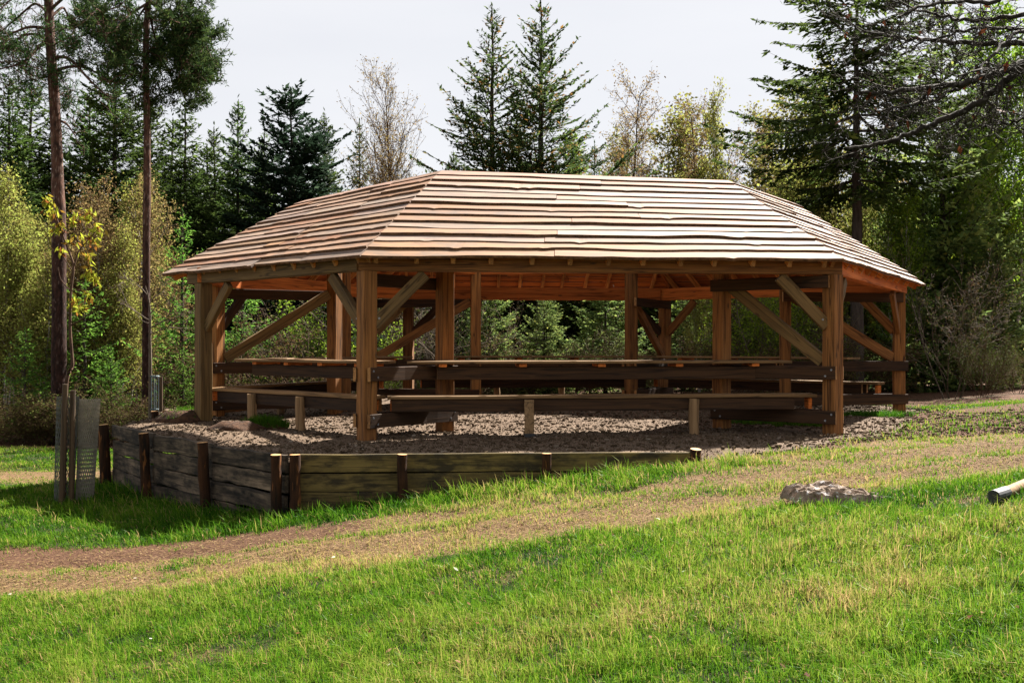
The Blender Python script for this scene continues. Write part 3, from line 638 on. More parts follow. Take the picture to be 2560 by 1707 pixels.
for r, (hgt, z1) in enumerate(((.19, .005), (.185, -.195), (.185, -.39), (.22, -.585))):
    P_, Q_ = P, P + (Q - P) * (1.0, .99, .8, .6)[r]
    beam('board', V2(P_, z1 - hgt / 2), V2(Q_, z1 - hgt / 2), .045, hgt, fw, M_GREENB if r in (0, 2) else M_GREYB if r == 3 else M_GREENB, None, 0, og, .003)
for k, (s, r) in enumerate(((.0, .055), (.262, .052), (.62, .05), (1.0, .062))):
    c = P + (Q - P) * s; n_ = Vector((.055, -.998)); c = c + n_ * (.085 if k < 3 else .0)
    g = float(terrain(c.x, c.y)); log_post('log_post', V2(c, g - .25), V2(c + n_ * .02, (.015, .012, .012, .04)[k]), r, fw, og, 70 + k)
ew = empty('timber_edging', (-5.6, 17.1, 0), 'short timber edging of two planks and a log stub behind the leftmost post', 'edging')
og = Vector(ew.location)
for r, z in enumerate((.02, -.15)): beam('board', (-5.55, 17.15, z), (-4.95, 18.4, z + .03), .05, .155, ew, M_POST if r == 0 else M_RAIL, M_END, 0, og)
beam('board', (-4.95, 18.45, .05), (-3.9, 20.6, .07), .05, .15, ew, M_POST, M_END, 0, og)
log_post('log_post', (-5.65, 17.05, -.6), (-5.65, 17.02, .10), .06, ew, og, 81); log_post('log_post', (-5.70, 16.8, -.7), (-5.72, 16.78, -.19), .07, ew, og, 82)

# ------------------------------------------------------------------ turf clods, stump, fallen log, tree guards
def clod(name, x, y, rx, ry, hz, seed, label, grass_n, gh=.12):
    rs = RS(seed); mb = MB(); nu, nv = 26, 12; z = float(surf(x, y))
    root = empty(name, (x, y, z), label, 'turf')
    u = np.linspace(0, 2 * math.pi, nu, endpoint=False); v = np.linspace(0, 1, nv)
    U, Vv = np.meshgrid(u, v); r = 1 - Vv ** 1.6
    n_ = .7 + .6 * fbm(np.cos(U) * 2 + 5 + Vv * 2, np.sin(U) * 2 + seed + Vv, seed, 4)
    X = rx * r * np.cos(U) * n_; Y = ry * r * np.sin(U) * n_; Z = hz * np.sin(Vv * math.pi / 2) * (.8 + .4 * fbm(X * 6, Y * 6, seed + 1)) - .03
    k = np.arange(nv - 1)[:, None] * nu; j = np.arange(nu)[None, :]; jj = (j + 1) % nu
    mb.add(np.stack([X, Y, Z], -1), np.stack([k + j, k + jj, k + nu + jj, k + nu + j], -1).reshape(-1, 4)); mb.build('soil', M_SOIL, root, smooth=True)
    if grass_n:
        g = MB(); a = rs.rand(grass_n) * 6.28; q = np.sqrt(rs.rand(grass_n)) * .9; gx_, gy_ = rx * q * np.cos(a) * .95 + .1 * rx, ry * q * np.sin(a)
        blades(g, gx_, gy_, hz * (1 - q ** 2) * .85, gh * (.4 + .8 * rs.rand(grass_n)), np.full(grass_n, .0035), .1 + .35 * rs.rand(grass_n), rs, lean=.9)
        gb = g.build('grass', M_GRASS, root); gb['kind'] = 'stuff'
    return root
M_SOIL = mat_bark('dug_soil', (.018, .009, .005), (.07, .033, .016), scale=12, stretch=1, bump=.05)
def PT(xd, yd_ground, y): return at(xd, y), y
clod('turf_clod', at(545, 14.2) , 14.2, .42, .26, .16, 3, 'dug turf clod with grass tuft lying on slate inside the left wall', 0)
clod('turf_clod', at(600, 14.75), 14.75, .40, .20, .12, 4, 'green grass tuft growing on upturned turf by the left log legs', 1600, .13)
clod('turf_heap', at(418, 16.0), 16.0, .45, .35, .22, 6, 'dark overgrown turf heap beside the leftmost post', 900, .08)
clod('grass_tuft', at(1840, 15.3), 15.3, .55, .30, .03, 8, 'low grass tuft inside the right front corner post', 1800, .12)
clod('grass_tuft', at(1720, 15.9), 15.9, .50, .25, .02, 9, 'thin grass patch by the second inner post from the right', 900, .09)
clod('grass_tuft', at(2010, 17.2), 17.2, .7, .30, .03, 14, 'grass strip in the gap before the far right post', 1500, .11)
# bleached stump
rs = RS(21); sx, sy = at(1935, 8.15), 8.15; mb = MB(); nu, nv = 60, 22
U, Vv = np.meshgrid(np.linspace(0, 2 * math.pi, nu, endpoint=False), np.linspace(0, 1, nv)); r = (1 - Vv ** 1.9)
rid = .72 + .55 * fbm(np.cos(U) * 3 + 3, np.sin(U) * 3, 31, 4)
X = .46 * r * np.cos(U) * rid + .06 * (1 - r); Y = .25 * r * np.sin(U) * rid
Z = .085 * np.sin(np.clip(Vv * 2.2, 0, 1) * 1.57) * (.35 + 1.2 * fbm(X * 5 + 2, Y * 14, 32, 4)) + .045 * (fbm(X * 22, Y * 45, 33) - .5) - .01 - .08 * np.clip(X / .35, -.2, 1) + .03 * np.sin(Y * 60 + 4 * fbm(X * 4, Y * 4, 35)) * (Vv > .15)
k = np.arange(nv - 1)[:, None] * nu; j = np.arange(nu)[None, :]; jj = (j + 1) % nu
mb.add(np.stack([X, Y, Z], -1), np.stack([k + j, k + jj, k + nu + jj, k + nu + j], -1).reshape(-1, 4))
M_STUMP = mat_bark('bleached_stump', (.07, .045, .027), (.29, .22, .17), scale=12, stretch=1, bump=.04, spots=(.46, .43, .42))
o = mb.build('tree_stump', M_STUMP, smooth=False, loc=(sx, sy, float(terrain(sx, sy)) + .0)); tag(o, 'low bleached rotten tree stump in the grass right of the track', 'stump')
# fallen pole with a black end
lx, ly = at(2285, 7.2), 7.2; lz = float(terrain(lx, ly)) + .062
lg = empty('fallen_pole', (lx, ly, lz), 'round wooden pole with a black capped end lying in the grass at the right edge', 'pole')
mb = MB(); tube(mb, [(.11, .10, -.002), (.5, .5, .03), (1.1, 1.1, .09)], [.040, .042, .044], 14, cap=True); mb.build('wood', M_LEG, lg, smooth=True)
mb = MB(); tube(mb, [(-.015, -.012, -.01), (.05, .045, -.007), (.12, .11, -.002)], [.045, .047, .047], 16, cap=True); mb.build('black_cap', M_BLACK, lg, smooth=False)

M_STAKE = mat_wood('dark_stake', (.075, .045, .022), (.035, .02, .010), along='Z')
m, t, out = newmat('mesh_guard'); L = t.links; M_MESH = mat_plain('white_plastic_net', (.17, .15, .115), .85); M_DMESH = mat_plain('dark_plastic_net', (.05, .05, .042), .6)
def net_tube(mb, c0, c1, r0, r1, nrow, ncol, rw):
    """diamond net wound round a tapering tube: real thin strands"""
    for s in (-1, 1):
        for k in range(ncol):
            tt = np.linspace(0, 1, nrow * 2); a = k / ncol * 2 * math.pi + s * tt * nrow * 2 * math.pi / ncol * .5
            c = np.array(c0)[None] * (1 - tt[:, None]) + np.array(c1)[None] * tt[:, None]; r = r0 * (1 - tt) + r1 * tt
            tube(mb, c + np.stack([np.cos(a) * r, np.sin(a) * r, 0 * a], -1), rw, 3)
gx0, gy0 = at(160, 13.6), 13.6; gz0 = float(terrain(gx0, gy0))
tg = empty('tree_guard', (gx0, gy0, gz0), 'tree guard of two dark stakes with pale and dark plastic net round the leafy sapling', 'tree guard')
def stake(px_, py_, z1, r, lean, nm='stake'):
    mb = MB(); tube(mb, [(px_, py_, -.2), (px_ + lean * .5, py_, z1 * .5), (px_ + lean, py_, z1)], [r * 1.05, r, r * .95], 10, cap=True); return mb.build(nm, M_STAKE, tg, smooth=False)
stake(-.02, -.20, 1.50, .036, .05); stake(.07, -.12, 1.42, .034, .02)
mb = MB(); net_tube(mb, (.13, .15, -.05), (.20, .15, 1.30), .105, .125, 26, 30, .0046); mb.build('pale_net', M_MESH, tg)
mb = MB(); net_tube(mb, (-.07, 0, 0), (-.02, 0, 1.34), .115, .13, 22, 22, .004); mb.build('dark_net', M_DMESH, tg)
cx_, cy_ = at(356, 19.5), 19.5; cz = float(terrain(cx_, cy_))
cg = empty('tree_guard', (cx_, cy_, cz), 'slim grey green metal cage guard with a stake round the bare sapling', 'tree guard')
M_CAGE = mat_plain('painted_steel', (.07, .10, .11), .6, .2)
mb = MB(); H_ = at_z(862, 19.5) - cz
for a in np.linspace(0, 2 * math.pi, 7)[:-1]: tube(mb, [(.08 * math.cos(a), .08 * math.sin(a), 0), (.08 * math.cos(a), .08 * math.sin(a), H_)], .009, 6)
for z in (.25, .85, 1.45, H_ - .02): 
    a = np.linspace(0, 2 * math.pi, 13); tube(mb, np.stack([.08 * np.cos(a), .08 * np.sin(a), 0 * a + z], -1), .008, 5)
mb.build('cage', M_CAGE, cg); mb = MB(); tube(mb, [(.12, -.04, 0), (.12, -.04, H_ - .03)], .035, 9, cap=True); mb.build('stake', M_STAKE, cg)

# ------------------------------------------------------------------ trees
G_DARK = [(0, (.011, .018, .005)), (.5, (.028, .046, .010)), (.85, (.06, .085, .018)), (1, (.11, .11, .025))]
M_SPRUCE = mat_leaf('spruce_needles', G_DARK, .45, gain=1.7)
M_FIR = mat_leaf('blue_fir_needles', [(0, (.010, .019, .011)), (.5, (.024, .044, .025)), (.9, (.05, .08, .045)), (1, (.07, .11, .08))], .3, gain=1.0)
M_DOUG = mat_leaf('douglas_needles', [(0, (.012, .020, .008)), (.45, (.03, .045, .014)), (.72, (.065, .085, .025)), (.80, (.11, .055, .02)), (1, (.17, .075, .025))], .4, gain=1.25)
M_PINE = mat_leaf('pine_needles', [(0, (.012, .028, .009)), (.5, (.03, .06, .018)), (1, (.085, .12, .03))], .35, gain=1.1)
M_LARCH = mat_leaf('larch_needles', [(0, (.03, .075, .012)), (.5, (.07, .155, .022)), (1, (.16, .27, .04))], .5, gain=1.2)
M_BIRCHL = mat_leaf('young_birch_leaves', [(0, (.10, .078, .024)), (.4, (.145, .135, .034)), (.8, (.19, .205, .045)), (1, (.25, .28, .055))], .5, gain=1.15)
M_BROWNL = mat_leaf('birch_catkins', [(0, (.085, .052, .025)), (.5, (.165, .105, .045)), (1, (.24, .19, .07))], .5, gain=.9)
M_GREENL = mat_leaf('fresh_leaves', [(0, (.07, .12, .015)), (.5, (.14, .22, .02)), (1, (.27, .36, .03))], .5, gain=.85)
M_BRUSH = mat_leaf('dry_brush', [(0, (.07, .042, .02)), (.5, (.16, .105, .05)), (.8, (.14, .14, .03)), (1, (.12, .18, .03))], .3)
M_TRUNK = mat_bark('conifer_bark', (.022, .016, .012), (.06, .046, .036), scale=14, stretch=.2)
M_GREYT = mat_bark('grey_twig_bark', (.05, .036, .025), (.13, .10, .075), scale=16, stretch=.3)
M_BTWIG = mat_bark('brown_twig_bark', (.035, .018, .011), (.09, .05, .03), scale=16, stretch=.3)
M_BIRCHT = mat_bark('birch_bark', (.22, .195, .165), (.42, .38, .34), scale=5, stretch=.7, spots=(.04, .03, .025))
M_PTRUNK = mat_bark('pine_bark', (.012, .008, .007), (.13, .062, .04), scale=16, stretch=.3, bump=.03, spots=(.20, .14, .11))
_t = M_PTRUNK.node_tree; _b = [n for n in _t.nodes if n.type == 'BSDF_PRINCIPLED'][0]; _src = _b.inputs['Base Color'].links[0].from_socket     # plated dark bark low, reddish flaking bark high
_tc = _t.nodes.new('ShaderNodeTexCoord'); _sx = _t.nodes.new('ShaderNodeSeparateXYZ'); _t.links.new(_tc.outputs['Object'], _sx.inputs[0])
_r = ramp(_t, [(.0, (.30, .27, .30)), (.45, (.38, .34, .36)), (.75, (1, 1, 1))]); _t.links.new(math_(_t, 'MULTIPLY', _sx.outputs[2], .14), _r.inputs[0])
_t.links.new(mixc(_t, 1.0, _src, _r.outputs[0], 'MULTIPLY'), _b.inputs['Base Color'])
M_OAK = mat_bark('oak_bark', (.014, .011, .009), (.05, .04, .03), scale=30, stretch=1, bump=.01, spots=(.11, .10, .085))

def conifer(seed, h, R, start=.04, gap=.42, nb=6, el0=-12, el1=45, sag=.25, upturn=.25, tw=.42, nl=.16, nw=.032, step=.10, prof=.85, irr=.28, hang=.25, wob=.04, tpow=2.0, keep=1.0):
    rs = RS(seed); tm = MB(); C, Dv, Wv, T = [], [], [], []
    zz = np.linspace(0, h, 14); tp = np.stack([(rs.rand(14) - .5) * wob, (rs.rand(14) - .5) * wob, zz], -1); tp[0, :2] = 0
    tube(tm, tp, np.linspace(h * .0125 + .02, .012, 14), 8)
    z = start * h
    while z < h * .985:
        t = (z - start * h) / (h * (1 - start)); L0 = R * (1 - t) ** prof * (.75 + .25 * min(1, t / .12))
        a0 = rs.rand() * 6.28; n_b = max(3, int(nb * (1 - .35 * t)))
        for b_ in range(n_b):
            if rs.rand() > keep: continue
            az = a0 + b_ / n_b * 6.283 + rs.randn() * .22; Lb = L0 * (1 + (rs.rand() * 2 - 1) * irr) + .10; el = math.radians(el0 + (el1 - el0) * t ** 1.2 + rs.randn() * 7)
            s = np.linspace(0, 1, 7); rr = Lb * s * math.cos(el); dz = Lb * (s * math.sin(el) - sag * s * (1 - s) + upturn * s ** 2.4 * (1 - t) * .5)
            hb = np.array([math.cos(az), math.sin(az)]); lat = np.array([-hb[1], hb[0], 0])
            x0 = np.interp(z, zz, tp[:, 0]); y0 = np.interp(z, zz, tp[:, 1]); zj = z + (rs.rand() - .5) * gap * .5
            pts = np.stack([x0 + hb[0] * rr, y0 + hb[1] * rr, zj + dz], -1) + lat * (np.sin(s * 3 + rs.rand() * 6) * .05 * Lb * s)[:, None]
            tube(tm, pts, np.linspace(Lb * .011 + .004, .003, 7), 3)
            n_t = max(4, int(Lb / step) * 2); st = .12 + .88 * np.sort(rs.rand(n_t)); sg = np.where(np.arange(n_t) % 2, 1., -1.)
            base = np.stack([np.interp(st, s, pts[:, q_]) for q_ in range(3)], -1)
            bd = norm(np.stack([np.interp(st, s, np.gradient(pts[:, q_])) for q_ in range(3)], -1))
            tl = np.maximum(tw * Lb * (1.05 - st) * (.6 + .6 * rs.rand(n_t)), nl * .8)
            aa = np.radians(48 + 14 * rs.randn(n_t)); td = bd * np.cos(aa)[:, None] + lat * (sg * np.sin(aa))[:, None]; td[:, 2] += -hang * (.4 + rs.rand(n_t)) + .12 * t; td = norm(td)
            # needle sprays along every twig, plus the leader
            m_ = np.maximum(1, (tl / (nl * .62)).astype(int)); idx = np.repeat(np.arange(n_t), m_); kk = np.concatenate([np.arange(x) for x in m_]); f = (kk + .5 + (rs.rand(len(kk)) - .5) * .6) / m_[idx]
            c = base[idx] + td[idx] * (tl[idx] * f)[:, None]; c[:, 2] -= hang * .35 * tl[idx] * f ** 2
            d = norm(td[idx] + .38 * rs.randn(len(idx), 3)); w = norm(np.cross(d, norm(np.stack([.5 * rs.randn(len(idx)), .5 * rs.randn(len(idx)), np.ones(len(idx))], -1))))
            sc = (.6 + .7 * rs.rand(len(idx)))[:, None]
            C.append(c); Dv.append(d * nl * .5 * sc); Wv.append(w * nw * sc); T.append(np.clip(rs.rand(len(idx)) ** tpow * .75 + .22 * f * rs.rand(len(idx)) + .03, 0, 1))
        z += gap * (.7 + .6 * rs.rand()) * (1 - .45 * t)
    # leader shoot
    n = 16; zl = h * (.93 + .085 * rs.rand(n)); a = rs.rand(n) * 6.28; d = norm(np.stack([np.cos(a) * .6, np.sin(a) * .6, np.ones(n)], -1))
    C.append(np.stack([0 * zl, 0 * zl, zl], -1) + tp[-1] * np.array([1, 1, 0])); Dv.append(d * nl * .5); Wv.append(norm(np.cross(d, [0, 0, 1.])) * nw); T.append(rs.rand(n) * .5)
    cm = MB(); diamonds(cm, np.concatenate(C), np.concatenate(Dv), np.concatenate(Wv), np.concatenate(T))
    return tm, cm, h
def grow(mb, p, d, Ln, r, lvl, P, rs, tips, mat=0):
    n = max(4, int(Ln / P['seg'][lvl]) + 1); pts = [np.array(p, float)]; d = np.array(d, float); ds = [d]
    for i in range(n - 1):
        d = norm(d + P['jit'][lvl] * rs.randn(3) + np.array([0, 0, P['up'][lvl]])); pts.append(pts[-1] + d * Ln / (n - 1)); ds.append(d)
    pts = np.array(pts); tube(mb, pts, np.linspace(r, max(r * P['tap'], P.get('rmin', .0015)), n), P['sides'][lvl], mat=mat if lvl >= 2 else 0)
    if lvl >= P['max']:
        tips.extend(pts[1:]); return
    nc = P['nc'][lvl]; nc = nc if isinstance(nc, int) else max(2, int(Ln * nc))
    for k in range(nc):
        s = P['s0'][lvl] + (1 - P['s0'][lvl]) * ((k + rs.rand()) / nc); i = min(n - 2, int(s * (n - 1))); f = s * (n - 1) - i
        q = pts[i] * (1 - f) + pts[i + 1] * f; dd = ds[i + 1]; rv = norm(np.cross(dd, rs.randn(3))); an = math.radians(P['ang'][lvl] + 9 * rs.randn())
        cd = dd * math.cos(an) + rv * math.sin(an); cl = Ln * P['lr'][lvl] * (1 - P['ls'][lvl] * s) * (.7 + .6 * rs.rand())
        grow(mb, q, cd, cl, max(r * P['rr'][lvl] * (1 - .5 * s), P.get('rmin', .0015)), lvl + 1, P, rs, tips, mat)
def leaves(pts, k, sz, wr, spread, rs, down=.3, tpow=1.0):
    pts = np.repeat(np.asarray(pts), k, 0) + rs.randn(len(pts) * k, 3) * spread; n = len(pts)
    d = norm(rs.randn(n, 3) + np.array([0, 0, -down])); w = norm(np.cross(d, rs.randn(n, 3))); s = (.5 + .8 * rs.rand(n))[:, None] * sz
    cm = MB(); diamonds(cm, pts, d * s * .5, w * s * .5 * wr, rs.rand(n) ** tpow); return cm
def broadleaf(seed, h, P, stems=1, r=.07, spread=.08, k=2, sz=.06, wr=.6, lsp=.05, down=.4, mat=1, tpow=1.0):
    rs = RS(seed); tm = MB(); tips = []
    for s in range(stems):
        a = rs.rand() * 6.28; d = norm(np.array([math.cos(a) * spread, math.sin(a) * spread, 1])); o = np.array([math.cos(a), math.sin(a), 0]) * (.12 * (stems > 1) * rs.rand() * 2)
        grow(tm, o, d, h * (1 if s == 0 else rs.uniform(.65, .97)), r * (1 if s == 0 else .75), 0, P, rs, tips, mat)
    return tm, leaves(tips, k, sz, wr, lsp, rs, down, tpow), h
BIRCH = dict(seg=(.5, .3, .2), jit=(.03, .10, .14), up=(.05, .07, -.02), tap=.15, sides=(6, 3, 3), nc=(40, 11), s0=(.18, .15), ang=(38, 40), lr=(.30, .48), ls=(.72, .4), rr=(.30, .42), max=2, rmin=.004)
BROAD = dict(BIRCH, nc=(48, 14), ang=(30, 32), lr=(.42, .40), up=(.05, .10, .05))
YOUNG = dict(BIRCH, nc=(36, 11), ang=(34, 40), lr=(.36, .5), jit=(.04, .12, .16), up=(.06, .09, .02))
SHRUB = dict(seg=(.3, .2, .12), jit=(.10, .14, .18), up=(.05, .04, .0), tap=.25, sides=(4, 3, 3), nc=(12, 5), s0=(.15, .2), ang=(34, 40), lr=(.5, .5), ls=(.5, .4), rr=(.5, .5), max=2, rmin=.003)
PROTO = {}
def proto(key, builder, tmat, cmat):
    tm, cm, h = builder
    PROTO[key] = (tm.mesh('trunk', tmat, True), cm.mesh('crown', cmat), h)
proto('spruce', conifer(1, 13, 2.9, nb=8, tw=.50, nl=.21, nw=.036, step=.062, hang=.35), M_TRUNK, M_SPRUCE)
proto('spruce2', conifer(2, 12, 2.6, nb=8, el0=-18, hang=.5, irr=.4, nl=.21, nw=.036, step=.062, tw=.5), M_TRUNK, M_SPRUCE)
proto('spruce3', conifer(3, 14, 3.1, gap=.44, nb=8, irr=.45, nl=.21, nw=.036, step=.062, hang=.2, start=.06, tw=.5), M_TRUNK, M_SPRUCE)
proto('fir', conifer(4, 11, 3.1, gap=.46, nb=8, el0=0, el1=35, sag=.1, upturn=.2, prof=.55, irr=.4, hang=.05, nl=.22, nw=.045, step=.07, tw=.55), M_TRUNK, M_FIR)
proto('douglas', conifer(5, 11.8, 3.0, gap=.42, nb=7, el0=8, el1=52, sag=.12, upturn=.40, prof=.95, irr=.34, hang=.10, nl=.15, nw=.030, step=.082, tw=.46, start=.30, tpow=1.0), M_TRUNK, M_DOUG)
proto('douglas2', conifer(6, 11.8, 3.1, gap=.42, nb=7, el0=10, el1=55, sag=.12, upturn=.45, prof=.98, irr=.36, hang=.08, nl=.15, nw=.030, step=.082, tw=.46, start=.30, tpow=1.0), M_TRUNK, M_DOUG)
proto('bigdouglas', conifer(7, 15, 4.8, gap=.72, nb=7, el0=-14, el1=25, sag=.18, upturn=.42, prof=.6, irr=.35, hang=.45, nl=.22, nw=.042, step=.055, tw=.30, start=.48, keep=.9), M_TRUNK, M_SPRUCE)
proto('larch', conifer(8, 6, 1.7, gap=.36, nb=6, el0=5, el1=50, sag=.05, upturn=.3, prof=.8, irr=.4, hang=.4, nl=.15, nw=.024, step=.085, tw=.45, start=.02, tpow=.9), M_TRUNK, M_LARCH)
proto('hemlock', conifer(9, 4, 1.5, gap=.30, nb=7, el0=5, el1=40, sag=.2, upturn=.0, prof=.75, irr=.35, hang=.45, nl=.13, nw=.022, step=.08, tw=.45, start=.02, tpow=.8), M_TRUNK, M_LARCH)
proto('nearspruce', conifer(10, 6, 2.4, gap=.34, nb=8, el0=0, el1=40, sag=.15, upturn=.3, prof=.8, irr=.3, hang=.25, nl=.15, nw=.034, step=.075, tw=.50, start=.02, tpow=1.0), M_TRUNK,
      mat_leaf('sunlight_tinted_needles', [(0, (.016, .032, .010)), (.5, (.05, .075, .02)), (.85, (.10, .125, .032)), (1, (.19, .15, .03))], .5, gain=2.3))  # brighter copy of the spruce needles, sunlight put into the colour
proto('birch_bare', broadleaf(11, 8.5, BROAD, stems=4, r=.06, spread=.14, k=2, sz=.07, wr=.35, lsp=.06), [M_BTWIG, M_BTWIG], M_BROWNL)
proto('birch_bare2', broadleaf(12, 8.0, BIRCH, stems=2, r=.06, k=3, sz=.075, wr=.4, lsp=.07), [M_BTWIG, M_BTWIG], M_BROWNL)
proto('birch_yellow', broadleaf(13, 7.5, BIRCH, stems=2, r=.06, k=5, sz=.085, wr=.7, lsp=.12), [M_BIRCHT, M_BTWIG], M_BIRCHL)
proto('birch_yellow2', broadleaf(14, 6.5, YOUNG, stems=3, r=.045, k=6, sz=.08, wr=.65, lsp=.13), [M_BIRCHT, M_BTWIG], M_BIRCHL)
proto('birch_brown', broadleaf(15, 6.5, YOUNG, stems=3, r=.045, k=6, sz=.075, wr=.55, lsp=.12), [M_BIRCHT, M_BTWIG], M_BROWNL)
proto('birch_green', broadleaf(16, 9, BIRCH, stems=2, r=.07, k=6, sz=.10, wr=.7, lsp=.14), [M_BIRCHT, M_BTWIG], M_GREENL)
proto('bush_green', broadleaf(17, 2.6, SHRUB, stems=9, r=.02, spread=.45, k=4, sz=.055, wr=.6, lsp=.07), [M_GREYT, M_GREYT], M_GREENL)
proto('bush_brush', broadleaf(18, 1.9, SHRUB, stems=12, r=.014, spread=.6, k=3, sz=.06, wr=.4, lsp=.08), [M_BTWIG, M_BTWIG], M_BRUSH)
proto('bush_bare', broadleaf(19, 3.4, dict(SHRUB, nc=(11, 6)), stems=8, r=.022, spread=.55, k=1, sz=.05, wr=.5, lsp=.04), [M_GREYT, M_GREYT], M_BRUSH)
BROOM = dict(SHRUB, nc=(14, 4), ang=(22, 22), lr=(.55, .5), up=(.03, .06, .06))
proto('broom', broadleaf(20, 1.9, BROOM, stems=14, r=.012, spread=.5, k=3, sz=.06, wr=.25, lsp=.05, down=-.8),
      [M_BTWIG, M_BTWIG], mat_leaf('broom_green', [(0, (.05, .05, .015)), (.5, (.09, .105, .025)), (1, (.13, .16, .03))], .2))
CAT = dict(spruce='spruce tree', spruce2='spruce tree', spruce3='spruce tree', fir='fir tree', douglas='fir tree', douglas2='fir tree', bigdouglas='fir tree', larch='larch tree', hemlock='young conifer', nearspruce='spruce tree',
           birch_bare='birch tree', birch_bare2='birch tree', birch_yellow='birch tree', birch_yellow2='birch tree', birch_brown='birch tree', birch_green='birch tree', bush_green='bush', bush_brush='bush', bush_bare='bush', broom='bush')
NAME = {k: v.replace(' ', '_') for k, v in CAT.items()}
def plant(key, xd, y, top=None, hgt=None, wide=1.0, rot_=0.0, label='', group=None, lean=0.0):
    tr, cr_, h = PROTO[key]; x = at(xd, y); zb = float(terrain(x, y)) - .05
    H = (at_z(top, y) - zb) if top is not None else hgt
    s = H / h
    root = empty(NAME[key], (x, y, zb), label, CAT[key], group); root.rotation_euler = (0, lean, rot_); root.scale = (s * wide, s * wide, s)
    for nm, me in (('trunk', tr), ('crown', cr_)):
        o = bpy.data.objects.new(nm, me); COL.objects.link(o); o.parent = root
    return root

